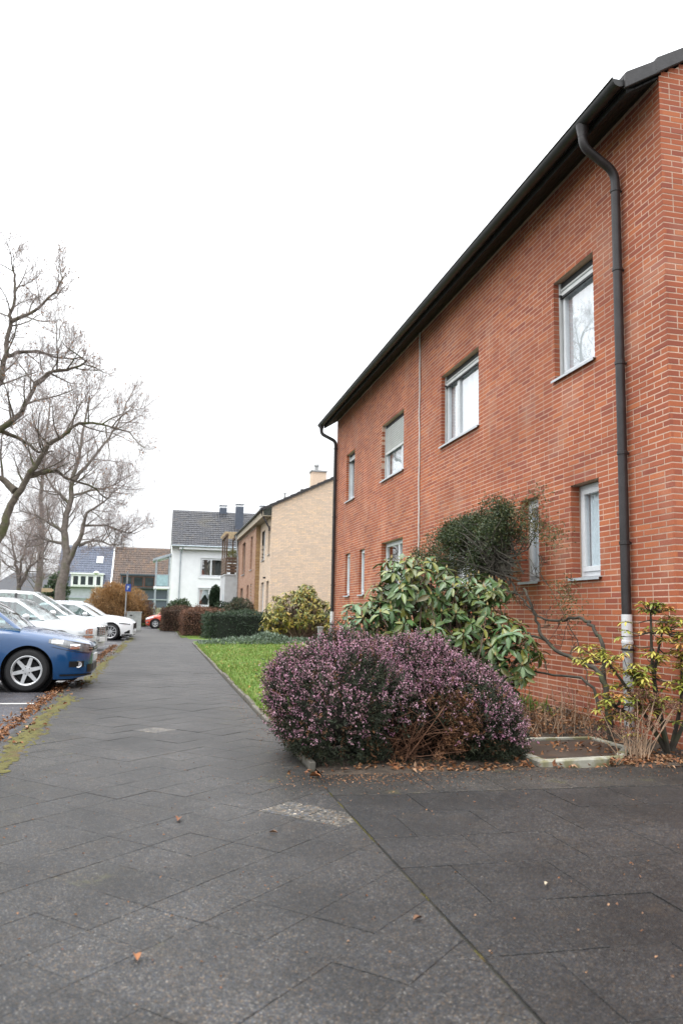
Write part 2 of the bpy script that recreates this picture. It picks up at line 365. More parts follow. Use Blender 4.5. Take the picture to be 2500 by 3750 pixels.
# pavement: bed of jointing sand with the slabs laid on it, diagonal, 30 cm
pav = sheet('pavement', [(-1.3,-3),(1.161,-3),(1.161,30.2),(2.6,31.2),(2.6,33),(1.2,34.5),(1.2,44),(.2,50),(-1.3,50)], -.0022, MT['slab_moss'])
def clip_poly(poly, x0, x1):
    for sgn, lim in ((1, x1), (-1, -x0)):
        out = []
        for i in range(len(poly)):
            a, b = poly[i], poly[(i+1) % len(poly)]; ia, ib = sgn*a[0] <= lim, sgn*b[0] <= lim
            if ia: out.append(a)
            if ia != ib:
                t = (sgn*lim - a[0])/(b[0]-a[0]); out.append((sgn*lim, a[1]+t*(b[1]-a[1])))
        poly = out
        if len(poly) < 3: return []
    return poly
def slab_mesh(poly, h=.045, bev=.0016):
    n = len(poly); cx = sum(p[0] for p in poly)/n; cy = sum(p[1] for p in poly)/n
    vs = [(x-cx, y-cy, -h) for x, y in poly] + [(x-cx, y-cy, -bev) for x, y in poly]
    for x, y in poly:
        d = math.hypot(x-cx, y-cy); k = 1 - bev*1.4/d; vs.append(((x-cx)*k, (y-cy)*k, 0))
    fs = [(i,(i+1)%n,n+(i+1)%n,n+i) for i in range(n)] + [(n+i,n+(i+1)%n,2*n+(i+1)%n,2*n+i) for i in range(n)] + [tuple(range(2*n,3*n))]
    return (cx, cy), vs, fs
def lay_slabs(polys, parent, matf, nmax, name, far_mat, far_name):
    cache = {}; V = []; F = []; rn = []
    polys = sorted(polys, key=lambda p: (p[0][0]*.0 + sum(q[1] for q in p)/len(p)))
    for i, poly in enumerate(polys):
        (cx, cy), vs, fs = slab_mesh(poly)
        z = rg.gauss(0, .0009); tx, ty = rg.gauss(0, .0012), rg.gauss(0, .0012)
        if rg.random() < .05: tx *= 3; ty *= 3; z += .001
        if i < nmax:
            m = matf(cx, cy); key = (tuple(round(c, 3) for v in vs for c in v), m.name)
            if key not in cache:
                me = bpy.data.meshes.new(name); me.from_pydata(vs, [], fs); me.materials.append(m); me.update(); cache[key] = me
            o = bpy.data.objects.new(name, cache[key]); COL.objects.link(o); o.parent = parent
            o.location = (cx, cy, z); o.rotation_euler = (tx, ty, rg.gauss(0, .003))
        else:
            b = len(V); V += [(x+cx, y+cy, zc+z+tx*y-ty*x) for x, y, zc in vs]; F += [tuple(k+b for k in f) for f in fs]; rn += [rg.random()]*len(fs)
    if V: np_mesh(far_name, np.array(V), F, far_mat, parent, rnd=rn, kind='stuff')
a = .30/math.sqrt(2)*2; polys = []           # diagonal of a slab
j = .0018
for iy in range(-2, 260):
    for ix in range(-4, 5):
        cx = ix*a + (a/2 if iy % 2 else 0); cy = 1.2 + iy*a/2 - .06
        d = a/2 - j*.7
        p = clip_poly([(cx-d,cy),(cx,cy-d),(cx+d,cy),(cx,cy+d)], -1.14, 1.160)
        if p and cy < 30:
            A = abs(sum(p[k][0]*p[(k+1)%len(p)][1]-p[(k+1)%len(p)][0]*p[k][1] for k in range(len(p))))/2
            if A > .006: polys.append(p)
PEB = min((q for q in (1.14+i*a/2 for i in range(60)) if 4.58 < q < 4.92), key=lambda q: abs(q-4.7))
def pmat(cx, cy):
    if abs(cx-.02) < .16 and abs(cy-8.25) < .16: return MT['pebble']
    if (.7 < cx and abs(cy-PEB) < .05) or (.7 < cx < 1.0 and abs(cy-PEB-a/2) < .05): return MT['pebble']
    if cx < -.8 or (cx > .75 and cy > 5.2): return MT['slab_moss']
    return MT['slab']
lay_slabs(polys, pav, pmat, 300, 'paving_slab', MT['slab'], 'far_paving_slabs')
sheet('far_paving', [(-1.14,29.9),(1.155,29.9),(2.6,31.2),(2.6,33),(1.2,34.5),(1.2,44),(.2,50),(-1.14,50)], -.004, MT['slab'], parent=pav)
# driveway: 50 cm slabs in running bond
drv = sheet('driveway', [(1.174,-3),(12,-3),(12,6.69),(4.5,6.69),(4.35,5.98),(1.174,5.98)], -.0045, MT['joint'])
polys = []
for k in range(0, 13):
    y1 = 5.955 - .5*k + (.17 if k else 0) - .165; y0 = y1 - .5
    if k == 0: y0, y1 = 5.30, 5.955
    else: y1 = 5.28 - .5*(k-1); y0 = y1 - .5
    off = .25 if k % 2 == 0 else 0
    x = 1.174 - off
    while x < 9.5:
        x0, x1 = max(1.174, x) + .002, x + .5 - .002; x += .5
        if x1 - x0 > .05: polys.append([(x0, y0+.002), (x1, y0+.002), (x1, y1-.002), (x0, y1-.002)])
x = 4.62
while x < 9.5: polys.append([(x+.003, 5.962), (x+.497, 5.962), (x+.497, 6.66), (x+.003, 6.66)]); x += .5
lay_slabs(polys, drv, lambda x, y: MT['slab_moss'] if y > 5.3 else MT['slab2'], 300, 'driveway_slab', MT['slab2'], 'far_driveway_slabs')
sheet('long_joint', [(1.159,-3),(1.177,-3),(1.177,5.98),(1.159,5.98)], -.0075, mat('dirt_joint', (.02,.019,.015), .95, noise=(8,.4), noise2=(4,.7,(.05,.044,.018),.5)), parent=pav)
# moss lines in the long joint between pavement and driveway
V = []; F = []
for i in range(520):
    y = 2.2 + 3.7*rg.random(); x = 1.168 + rg.gauss(0, .003); s_ = rg.uniform(.0025, .006)
    if math.sin(y*3.1)+math.sin(y*7.3+1)+.8*math.sin(y*19) < .3 or y < 2.75: continue
    b = len(V); V += [(x-s_, y-s_*2, -.012), (x+s_, y-s_*1.6, -.012), (x+s_*.8, y+s_*2, -.012), (x-s_, y+s_*1.5, -.012), (x, y, .002)]; F += [(b,b+1,b+4),(b+1,b+2,b+4),(b+2,b+3,b+4),(b+3,b,b+4)]
mo = np_mesh('joint_moss', np.array(V), F, MT['moss']); tag(mo, 'yellow green moss growing in the long paving joint', 'moss', kind='stuff')

# concrete edging of the lawn
ke = empty('lawn_edging', (1.21, 6, 0)); ke['kind'] = 'structure'
yy = 6.25
while yy < 30:
    m = MB(); m.box(-.028, .028, .004, .996, -.1, .05); o = m.build('edging_stone', MT['edging'], ke, bevel=.008, world=False)
    o.location = (rg.gauss(0,.004), yy-6, rg.gauss(-.012,.006)); o.rotation_euler = (rg.gauss(0,.004), 0, rg.gauss(0,.004)); yy += 1
# pavement kerb towards the parking lot
kb = empty('parking_kerb', (-1.25, 2, 0)); kb['kind'] = 'structure'
yy = -2.0
kme = None
while yy < 47:
    if kme is None:
        m = MB(); m.box(-.10, .10, .005, .995, -.2, .0); k0 = m.build('kerb_stone', MT['slab_moss'], kb, bevel=.012, world=False); kme = k0.data
    else:
        k0 = bpy.data.objects.new('kerb_stone', kme); COL.objects.link(k0); k0.parent = kb
    k0.location = (0, yy-2, rg.gauss(.0,.004)); k0.rotation_euler = (0, 0, rg.gauss(0,.004)); yy += 1

# lawn and beds in front of the red house
def grid_sheet(name, x0, x1, y0, y1, zf, m, nx=24, ny=60, parent=None):
    xs = np.linspace(x0, x1, nx); ys = np.linspace(y0, y1, ny); V = [(x, y, zf(x, y)) for y in ys for x in xs]
    F = [(j*nx+i, j*nx+i+1, (j+1)*nx+i+1, (j+1)*nx+i) for j in range(ny-1) for i in range(nx-1)]
    o = np_mesh(name, np.array(V), F, m, parent, smooth=True)
    if parent is None: o['kind'] = 'structure'
    return o
zl = lambda x, y: .02 + .028*max(0, x-1.25) + .012*math.sin(x*2.1+y*.8) + .01*math.sin(y*1.7)
grid_sheet('lawn', 1.24, 5.2, 9.4, 31, zl, MT['lawn'])
zb = lambda x, y: -.005 - .012*max(0, 1-(y-5.93)/.06) + .03*max(0, x-1.4)*min(1, max(0, y-7.2)/1.2) + .014*math.sin(x*5+y*3)+.01*math.sin(y*7-x*2)
grid_sheet('planting_bed', 1.24, 4.83, 5.93, 9.5, zb, MT['earth'], 30, 40)
sheet('hedge_bed', [(1.2,34.5),(2.6,33),(2.6,31),(9,31),(9,60),(3.4,57),(1.2,44)], -.02, MT['earth'])
sheet('grass_corner', [(1.2,34.6),(2.6,33.1),(2.6,40),(.6,53),(-.2,53),(.3,50),(1.2,44)], -.014, MT['lawn'])

# grass
def grass(name, label, n, area, zf, h, seed):
    r_ = np.random.default_rng(seed); x = area[0]+(area[1]-area[0])*r_.random(n); y = area[2]+(area[3]-area[2])*r_.random(n)**1.5
    z = np.array([zf(a_, b_) for a_, b_ in zip(x, y)]); P = np.stack([x, y, z-.004], 1)
    D = rdir(r_, n, 2.0); H = h*(.5+r_.random(n)); wv = .006+.0004*(y-area[2])
    side = rdir(r_, n); side[:, 2] = 0; side = unit(side)*wv[:, None]
    V = np.stack([P-side, P+side, P+D*H[:, None]], 1).reshape(-1, 3)
    o = np_mesh(name, V, np.arange(3*n).reshape(-1, 3), MT['grass'], rnd=r_.random(n)); tag(o, label, 'grass', kind='stuff')
grass('lawn_grass', 'short green lawn grass in front of the red brick house', 42000, (1.26,4.7,9.2,29), zl, .05, 3)
grass('corner_grass', 'strip of pale grass beside the brown hedge', 6000, (.9,2.5,35.5,45), lambda x, y: -.014, .06, 4)

grass('edge_grass', 'ragged longer grass along the lawn edging', 2600, (1.225,1.30,8.6,29), zl, .075, 5)
# moss strip and dry leaves along the pavement's left edge
V = []; F = []
for i in range(3000):
    y = 5.0 + 30*rg.random()**1.5; x = -1.16 + rg.gauss(0, .06)
    if math.sin(y*1.9)+math.sin(y*.7+x*9)+rg.gauss(0,.5) < -.4: continue
    s_ = rg.uniform(.012, .04); b = len(V); a_ = rg.random()*6.28
    V += [(x+s_*math.cos(a_+k*1.257), y+1.3*s_*math.sin(a_+k*1.257), .001) for k in range(5)] + [(x, y, .006+s_*.25)]
    F += [(b+k, b+(k+1)%5, b+5) for k in range(5)]
mo = np_mesh('moss_strip', np.array(V), F, MT['moss'], smooth=True); tag(mo, 'yellow green moss along the left pavement edge', 'moss', kind='stuff')
def scatter_leaves(name, label, pts, size, seed, m=None):
    r_ = np.random.default_rng(seed); n = len(pts); P = np.array(pts)
    D = rdir(r_, n); D[:, 2] *= .35; Nn = rdir(r_, n, 2.2)
    o = leaf_obj(name, r_, P, D, Nn, size*(.6+.8*r_.random(n)), size*.62*(.6+.7*r_.random(n)), m or MT['dead'], None, fold=.5, droop=.25)
    return tag(o, label, 'leaves', kind='stuff')
pts = []
for i in range(2700):
    y = .5 + 28*rg.random()**1.35; dx = abs(rg.gauss(0, .09)); pts.append((-1.40-dx, y, -.035+.035*rg.random()*max(0, 1-dx*4)))
for i in range(260): y = 5+22*rg.random(); pts.append((-1.3+rg.gauss(0,.12), y, .012))
scatter_leaves('kerb_leaves', 'rusty dry leaves gathered along the parking kerb', pts, .055, 11)
pts = []
for i in range(900):
    x, y = rg.uniform(2.9, 4.8), rg.uniform(6.0, 8.6); pts.append((x, y, zb(x, y)+.012+.02*rg.random()))
for i in range(190):
    x, y = rg.gauss(2.3, .55), 6.02+abs(rg.gauss(0,.12)); pts.append((x, y, zb(x, max(y,5.98))+.01))
for i in range(200):
    x, y = rg.gauss(4.08,.2), rg.gauss(6.14,.10); pts.append((x, y, .012+.03*rg.random()))
scatter_leaves('bed_leaves', 'brown dry leaves lying in the planting bed', pts, .05, 12)
pts = [(rg.gauss(1.55,.35), 5.95-abs(rg.gauss(0,.3)), .004) for i in range(420)] + [(rg.uniform(1.3,4.6), 5.95-abs(rg.gauss(0,.22)), .004) for i in range(360)] + [(1.05+rg.gauss(0,.07), rg.uniform(6,11), .005) for i in range(170)]
pts += [(rg.uniform(-1.1,5.5), 1.6+5.5*rg.random(), .004) for i in range(700)]
scatter_leaves('leaf_crumbs', 'tiny brown leaf crumbs strewn over the paving', pts, .014, 13)
pts = [(rg.uniform(1.35,4.2), 9.5+17*rg.random()**1.4, .07+.02*rg.random()) for i in range(260)]
scatter_leaves('lawn_leaves', 'yellow and brown leaves scattered over the lawn', pts, .05, 14, mat('yellow_lawn_leaves', rough=.7, var=[(.42,.30,.08),(.30,.18,.06),(.50,.38,.14)], src='attr'))
MT['rho_bud'] = mat('pale_dry_leaf', (.42,.35,.25), .7, noise=(30,.2))
# single leaves one can point at
for i, (x, y, s_, lb) in enumerate([(.16,4.83,.075,'curled orange leaf lying alone on the pavement'), (.63,4.45,.05,'pale pinkish leaf on paving left of the pebble patch'),
        (-.03,3.0,.06,'flat reddish brown leaf low on the foreground paving'), (-.42,2.62,.05,'thin brown leaf near the lower left corner'),
        (1.74,3.42,.036,'small cream leaf on the driveway slab'), (1.07,3.15,.05,'small orange leaf left of the long paving joint'), (1.12,5.9,.10,'upright brown leaf at the corner of the lawn edging')]):
    r_ = np.random.default_rng(40+i); ang = r_.random()*6.28
    V, F, k = leaves([(0,0,.006)], [(math.cos(ang), math.sin(ang), .12)], [(.1,.2,1)], [s_], [s_*.5], .5, .1, True)
    o = np_mesh('fallen_leaf', V, F, MT['rho_bud'] if 'cream' in lb else MT['dead_obj'], smooth=True); o.location = (x, y, .002); tag(o, lb, 'leaf', 'single leaves on the paving')
# white parking lines
pl = bpy.data.objects['parking_lot']
for y in (11.0, 14.2, 17.2, 19.9, 22.6, 25.3, 28.0, 30.7, 33.4):
    sheet('bay_line', [(-6.2,y),(-1.55,y),(-1.55,y+.11),(-6.2,y+.11)], -.036, MT['line'], parent=pl)

# ------------------------------------------------------------------ brick walls
def brick_wall(M, u0, u1, z0, ztop, openings, course, blen, joint, seed, start_alt=True, deep=.11):
    """bricks of one wall as boxes in wall coordinates: (ua, ub, za, zb, depth)"""
    r_ = random.Random(seed); out = []; i = 0; z = z0
    while z + course - joint < (ztop if not callable(ztop) else 99):
        za, zb_ = z, z + course - joint
        u = u0; first = True
        half = (i % 2 == 1)
        while u < u1 - .02:
            L = blen
            if first and half and start_alt: L = (blen - joint)/2
            elif r_.random() < .07: L = (blen - joint)/2
            ub = min(u + L, u1)
            if u1 - ub < .04: ub = u1
            segs = [(u, ub, 0)]
            for (a0, a1, b0, b1) in openings:
                if zb_ <= b0 + .012 or za >= b1 - .012: continue
                ns = []
                for (p, q, d) in segs:
                    if q <= a0 or p >= a1:
                        ns.append((p, q, max(d, deep if (abs(q-a0) < .015 or abs(p-a1) < .015) else 0)))
                    else:
                        if p < a0 - .015: ns.append((p, a0, deep))
                        if q > a1 + .015: ns.append((a1, q, deep))
                segs = ns
            for (p, q, d) in segs:
                if callable(ztop) and zb_ > min(ztop(p), ztop(q)):
                    for k in range(4):                      # cut pieces along the rake
                        pa, pb = p+(q-p)*k/4, p+(q-p)*(k+1)/4
                        if zb_ <= min(ztop(pa), ztop(pb)): out.append((pa, pb, za, zb_, d))
                    continue
                out.append((p, q, za, zb_, d))
            u = ub + joint; first = False
        z += course; i += 1
        if callable(ztop) and z > 14: break
    return out

def bricks_to_mesh(name, lst, M, m, parent, seed, proud=0.0, kind='stuff'):
    n = len(lst); A = np.array(lst); r_ = np.random.default_rng(seed)
    j_ = np.clip(r_.normal(0, .0006, n), -.0008, .0015); n1 = proud + j_; n0 = n1 - np.maximum(.03, A[:, 4])
    u0, u1, z0, z1 = A[:, 0], A[:, 1], A[:, 2], A[:, 3]
    V = np.stack([np.stack([u0,n0,z0],1),np.stack([u1,n0,z0],1),np.stack([u1,n0,z1],1),np.stack([u0,n0,z1],1),
                  np.stack([u0,n1,z0],1),np.stack([u1,n1,z0],1),np.stack([u1,n1,z1],1),np.stack([u0,n1,z1],1)], 1).reshape(-1, 3)
    Mn = np.array(M); V = V @ Mn[:3, :3].T + Mn[:3, 3]
    F = (np.array([[4,5,6,7],[0,1,5,4],[1,2,6,5],[2,3,7,6],[3,0,4,7]])[None] + 8*np.arange(n)[:, None, None]).reshape(-1, 4)
    return V, F, np.repeat(r_.random(n), 5)

_bc = {}
def brick_objects(lst, M, m, parent, name='brick', seed=0):
    r_ = random.Random(seed); pin = root_inv(parent)
    for (u0, u1, z0, z1, d) in lst:
        L = round(u1-u0, 3); H = round(z1-z0, 4); dd = round(max(.03, d), 3); key = (L, H, dd, m.name)
        if key not in _bc:
            b = MB(); b.box(-L/2, L/2, -dd, 0, -H/2, H/2)
            me = bpy.data.meshes.new('brick'); me.from_pydata(b.v, [], b.f); me.materials.append(m)
            bm = bmesh.new(); bm.from_mesh(me); bmesh.ops.recalc_face_normals(bm, faces=list(bm.faces))
            ed = [e for e in bm.edges if all(v.co.y > -1e-5 for v in e.verts)]
            bmesh.ops.bevel(bm, geom=ed, offset=.0015, segments=1, affect='EDGES'); bm.to_mesh(me); bm.free(); me.update(); _bc[key] = me
        o = bpy.data.objects.new(name, _bc[key]); COL.objects.link(o); o.parent = parent; o.matrix_parent_inverse = pin
        o.matrix_basis = M @ Matrix.Translation(((u0+u1)/2, max(-.0004, r_.gauss(0, .0006)), (z0+z1)/2)) @ Matrix.Rotation(r_.gauss(0,.0025), 4, 'Z')

def wall_sheet(name, M, u0, u1, z0, z1, openings, m, parent, back=.0018, reveal=.11):
    us = sorted({u0, u1, *[o[0]-.004 for o in openings], *[o[1]+.004 for o in openings]}); zs = sorted({z0, z1, *[o[2]-.004 for o in openings], *[o[3]+.004 for o in openings]})
    b = MB(M)
    for i in range(len(us)-1):
        for k in range(len(zs)-1):
            cu, cz = (us[i]+us[i+1])/2, (zs[k]+zs[k+1])/2
            if any(o[0] < cu < o[1] and o[2] < cz < o[3] for o in openings): continue
            b.quad((us[i],-back,zs[k]),(us[i+1],-back,zs[k]),(us[i+1],-back,zs[k+1]),(us[i],-back,zs[k+1]))
    for (a0, a1, c0, c1) in openings:
        a0 -= .004; a1 += .004; c0 -= .004; c1 += .004; n0, n1 = -back, -reveal-.1
        b.quad((a0,n0,c0),(a0,n1,c0),(a0,n1,c1),(a0,n0,c1)); b.quad((a1,n0,c0),(a1,n1,c0),(a1,n1,c1),(a1,n0,c1))
        b.quad((a0,n0,c0),(a1,n0,c0),(a1,n1,c0),(a0,n1,c0)); b.quad((a0,n0,c1),(a1,n0,c1),(a1,n1,c1),(a0,n1,c1))
    return b.build(name, m, parent)

def window(M, op, parent, name='window', mull=(), rec=.125, fw=.055, sash=.05, shutter=0.0, curtain='curtain', sill=True, fm='pvc', bar=False, sillm='sill', cur_off=.07, gm_='glass'):
    """window in wall coordinates; frame is the part, pane / sill / shutter / curtain its sub-parts"""
    u0, u1, z0, z1 = op; n0 = -rec; b = MB(M); fz0 = z0 + .015
    def ring(a0, a1, c0, c1, t, na, nb):
        b.box(a0, a1, na, nb, c0, c0+t); b.box(a0, a1, na, nb, c1-t, c1); b.box(a0, a0+t, na, nb, c0+t, c1-t); b.box(a1-t, a1, na, nb, c0+t, c1-t)
    ring(u0+.002, u1-.002, fz0, z1-.002, fw, n0-.065, n0)
    eds = [u0+fw-.01] + list(mull) + [u1-fw+.01]
    for k in range(len(eds)-1):
        ring(eds[k], eds[k+1]-.003, fz0+fw-.01, z1-fw+.01, sash, n0-.055, n0+.018)
    wdw = b.build(name, MT[fm], parent, bevel=.004)
    g = MB(M)
    g.quad((u0+fw,n0-.012,fz0+fw),(u1-fw,n0-.012,fz0+fw),(u1-fw,n0-.012,z1-fw),(u0+fw,n0-.012,z1-fw)); g.build('pane', MT[gm_], wdw)
    if curtain:
        c = MB(M); nn = 40; ys = np.linspace(u0+.02, u1-.02, nn); off = n0-.06-cur_off
        for k in range(nn-1):
            a_, b_ = off+.012*math.sin(k*1.1), off+.012*math.sin((k+1)*1.1)
            c.quad((ys[k],a_,z0+.03),(ys[k+1],b_,z0+.03),(ys[k+1],b_,z1-.03),(ys[k],a_,z1-.03))
        c.build('curtain', MT[curtain], wdw)  # in the dark material this sheet stands for an unlit room
    if sill:
        s_ = MB(M); s_.prism([(-rec-.01, z0+.014), (.045, z0-.006), (.045, z0-.036), (.039, z0-.036), (.039, z0-.012), (-rec-.01, z0+.002)], 0, u0-.03, u1+.03)
        so = s_.build('sill', MT[sillm], wdw)
    if shutter > 0 or bar:
        s_ = MB(M); zt = z1-.075; zl_ = z1 - max(shutter*(z1-z0), .17)
        k_ = MB(M); k_.box(u0+.004, u1-.004, -rec+.002, -rec+.03, z1-.075, z1-.004); k_.build('slot_shade', MT['gasket'], wdw)  # black box: shade of the open slot put into its colour
        k = int((zt-zl_)/.05)
        for q in range(k):
            c1 = zt - q*.05; c0 = c1 - .046
            s_.prism([(-rec+.022, c0), (-rec+.037, c0+.012), (-rec+.037, c1-.012), (-rec+.022, c1)], 0, u0+.02, u1-.02)
        s_.box(u0+.02, u1-.02, -rec+.022, -rec+.045, zl_-.02, zl_+.028)
        s_.box(u0, u0+.03, -rec+.012, -rec+.05, z0+.02, z1); s_.box(u1-.03, u1, -rec+.012, -rec+.05, z0+.02, z1)
        s_.build('shutter', MT['shutter'], wdw)
        if bar:
            s2 = MB(M); s2.box(u0+.03, u1-.03, -rec+.02, -rec+.05, zl_-.05, zl_-.022)
            for e in (u0+.06, u1-.06): s2.lathe([(0,-rec+.045),(.018,-rec+.045),(.018,-rec+.075),(0,-rec+.075)], 10, (e, 0, zl_-.02), 'y')
            s2.build('shutter_stop', MT['gasket'], wdw)
    return wdw

# ------------------------------------------------------------------ red brick house
XW, Y0, Y1 = 4.82, 6.70, 22.20
rh = thing('red_brick_house', 'two storey red brick house with dark overhanging eaves on the right', 'house', (XW, Y0, 0))
MF = frame((XW, 0, 0), (0, 1, 0), (-1, 0, 0))
cz = .0625; zq = lambda z: .06 + round((z-.06)/cz)*cz - .005
ZU0, ZU1, ZL0, ZL1 = zq(4.24), zq(5.58), zq(1.70), zq(2.82)
UP = [(8.06,9.03),(11.55,13.30),(15.60,17.30),(19.95,20.92)]
LO = [(8.04,8.67),(9.53,10.06),(11.75,13.20),(15.60,17.24),(18.76,19.28),(20.30,20.84)]
ops = [(a_, b_, ZU0, ZU1) for a_, b_ in UP] + [(a_, b_, ZL0, ZL1) for a_, b_ in LO]
fw_ = wall_sheet('wall', MF, Y0+.0018, Y1, -.1, 6.86, ops, MT['mortar'], rh)
gm = frame((0, Y0, 0), (1, 0, 0), (0, -1, 0))
SL = .627; EX, EZ = 4.40, 6.735                     # eave edge of the tiles
zroof = lambda x: EZ + (x-EX)*SL if x < 9.6 else EZ + (9.6-EX)*SL - (x-9.6)*SL
zund = lambda x: zroof(x) - .135
XR = 14.4
g = MB(gm); g.add([(XW+.0018,-.0018,-.1),(XR,-.0018,-.1),(XR,-.0018,zund(XR)),(9.6,-.0018,zund(9.6)),(XW+.0018,-.0018,zund(XW))], [(0,1,2,3,4)])
gw = g.build('gable_wall', MT['mortar'], rh)
gf = frame((0, Y1, 0), (1, 0, 0), (0, 1, 0))
g = MB(gf); g.add([(XW,0,-.1),(XR,0,-.1),(XR,0,zund(XR)),(9.6,0,zund(9.6)),(XW,0,zund(XW))], [(0,1,2,3,4)]); g.build('gable_wall', MT['brick_attr'], rh)
g = MB(); g.quad((XR,Y0,-.1),(XR,Y1,-.1),(XR,Y1,6.4),(XR,Y0,6.4)); g.build('rear_wall', MT['brick_attr'], rh)
bf = brick_wall(MF, Y0, Y1, .06-cz*2, 6.84, ops, cz, .24, .013, 1)
bg_ = brick_wall(gm, XW, XR, .06-cz*2, lambda x: zund(x)+.05, [], cz, .24, .012, 2)
# the corner bond: gable courses show a header where the front shows a stretcher
bg2 = []
for (p, q, a_, c_, d) in bg_:
    bg2.append((p, q, a_, c_, d))
bg_ = bg2
df = sorted(range(len(bf)), key=lambda i: (bf[i][0]-2.0)**2 + (0 if .6 < bf[i][2] < 6.2 else 50))
dg = sorted(range(len(bg_)), key=lambda i: bg_[i][0] + (0 if 1.0 < bg_[i][2] < 6.6 else 5))
sf, sg = set(df[:190]), set(dg[:110])
brick_objects([bf[i] for i in sf], MF, MT['brick_obj'], fw_, seed=3)
brick_objects([bg_[i] for i in sg], gm, MT['brick_obj'], gw, seed=4)
V1, F1, r1 = bricks_to_mesh('', [bf[i] for i in range(len(bf)) if i not in sf], MF, None, None, 5)
V2, F2, r2 = bricks_to_mesh('', [bg_[i] for i in range(len(bg_)) if i not in sg], gm, None, None, 6)
np_mesh('brickwork', np.concatenate([V1, V2]), np.concatenate([F1, F2+len(V1)]), MT['brick_attr'], rh, rnd=np.concatenate([r1, r2]), kind='stuff')
# windows
window(MF, ops[0], rh, bar=True, curtain='curtain', cur_off=.0)  # pale sheets close behind the upper panes imitate the sky reflection by colour
window(MF, ops[1], rh, mull=(12.72,), bar=True, curtain='curtain', cur_off=.0)
window(MF, ops[2], rh, mull=(16.05,), shutter=.52, curtain='curtain', cur_off=.02)
window(MF, ops[3], rh, bar=True, curtain='curtain', cur_off=.02)
window(MF, ops[4], rh, curtain='curtain', fw=.07, sash=.06, cur_off=.0, gm_='glass_low'); window(MF, ops[5], rh, curtain='curtain', fw=.07, sash=.06, cur_off=.0, gm_='glass_low')
window(MF, ops[6], rh, mull=(12.5,), curtain='room_dark'); window(MF, ops[7], rh, mull=(16.2,), curtain='room_dark')
window(MF, ops[8], rh, curtain='curtain', cur_off=.0, gm_='glass_low', rec=.07); window(MF, ops[9], rh, curtain='curtain', cur_off=.0, gm_='glass_low', rec=.07)
# roof
YV0, YV1 = Y0-.05, Y1+.12
b = MB(); prof = [(EX,EZ),(9.6,zroof(9.6)),(XR+.4,zroof(XR+.4)),(XR+.4,zroof(XR+.4)-.07),(9.6,zroof(9.6)-.07),(EX,EZ-.07)]
b.prism(prof, 1, YV0+.02, YV1); roof = b.build('roof', MT['tile_dark'], rh)
b = MB(); b.prism([(EX+.03,EZ-.065),(9.55,zroof(9.55)-.075),(9.55,zund(9.55)),(EX+.03,zund(EX+.03)+.03)], 1, YV0+.05, YV1-.02); b.build('soffit', MT['soffit'], roof)
# soffit boards below the overhang, butted with small gaps
for k in range(4):
    x0 = EX+.035+k*.1; x1 = x0+.094
    b = MB(); b.prism([(x0,zund(x0)+.027 if k==0 else zund(x0)-.002),(x1,zund(x1)-.002),(x1,zund(x1)-.02),(x0,zund(x0)-.02+(.0))], 1, YV0+.055, YV1-.025); b.build('soffit_board', MT['soffit'], roof)
x = EX - .01; k = 0
while x < 9.4:
    x1 = x + .36; h = .012
    b = MB(); nrm = (-SL*.085, .085)
    poly = [(x, zroof(x)-.11), (x, zroof(x)+.055), (x+.02, zroof(x)+.075), (x1+.05, zroof(x1+.05)+.03), (x1+.05, zroof(x1+.05)-.12)]
    b.prism(poly, 1, YV0-.012-.003*(k % 2), YV0+.03)
    b.prism([(x, zroof(x)+.0), (x, zroof(x)+.055), (x+.02, zroof(x)+.075), (x1+.05, zroof(x1+.05)+.03), (x1+.05, zroof(x1+.05)+.004)], 1, YV0+.032, YV0+.28)
    b.build('verge_tile', MT['tile_dark'], roof, bevel=.006); x = x1; k += 1
# gutter: half round, open on top
GX, GZ, GR = 4.335, 6.715, .075
b = MB(); n = 14; vs = []
for y in (YV0+.02, YV1+.06):
    for q in range(n+1):
        a_ = math.pi + math.pi*q/n; vs.append((GX+GR*math.cos(a_), y, GZ+GR*math.sin(a_)))
    for q in range(n+1):
        a_ = 2*math.pi - math.pi*q/n; vs.append((GX+(GR-.006)*math.cos(a_), y, GZ+(GR-.006)*math.sin(a_)))
mN = 2*(n+1); b.add(vs, [(q, (q+1) % mN, mN+(q+1) % mN, mN+q) for q in range(mN)] )
b.add([(GX+GR*math.cos(math.pi+math.pi*q/n), YV0+.02, GZ+GR*math.sin(math.pi+math.pi*q/n)) for q in range(n+1)], [tuple(range(n+1))])
b.add([(GX+GR*math.cos(math.pi+math.pi*q/n), YV1+.06, GZ+GR*math.sin(math.pi+math.pi*q/n)) for q in range(n+1)], [tuple(range(n+1))])
b.tube([(GX-GR, YV0+.02, GZ+.004), (GX-GR, YV1+.06, GZ+.004)], .011, 8)
gut = b.build('gutter', MT['gutter'], rh, smooth=True, sharp=50)
def arc_path(pts, k=5):
    P = [Vector(p) for p in pts]; out = [P[0]]
    for i in range(1, len(P)-1):
        a_, b_, c_ = P[i-1], P[i], P[i+1]; r_ = min((b_-a_).length, (c_-b_).length)*.42
        s_, e_ = b_ + (a_-b_).normalized()*r_, b_ + (c_-b_).normalized()*r_
        for t in range(k+1):
            t /= k; out.append(s_*(1-t)**2 + b_*2*t*(1-t) + e_*t*t)
    return out + [P[-1]]
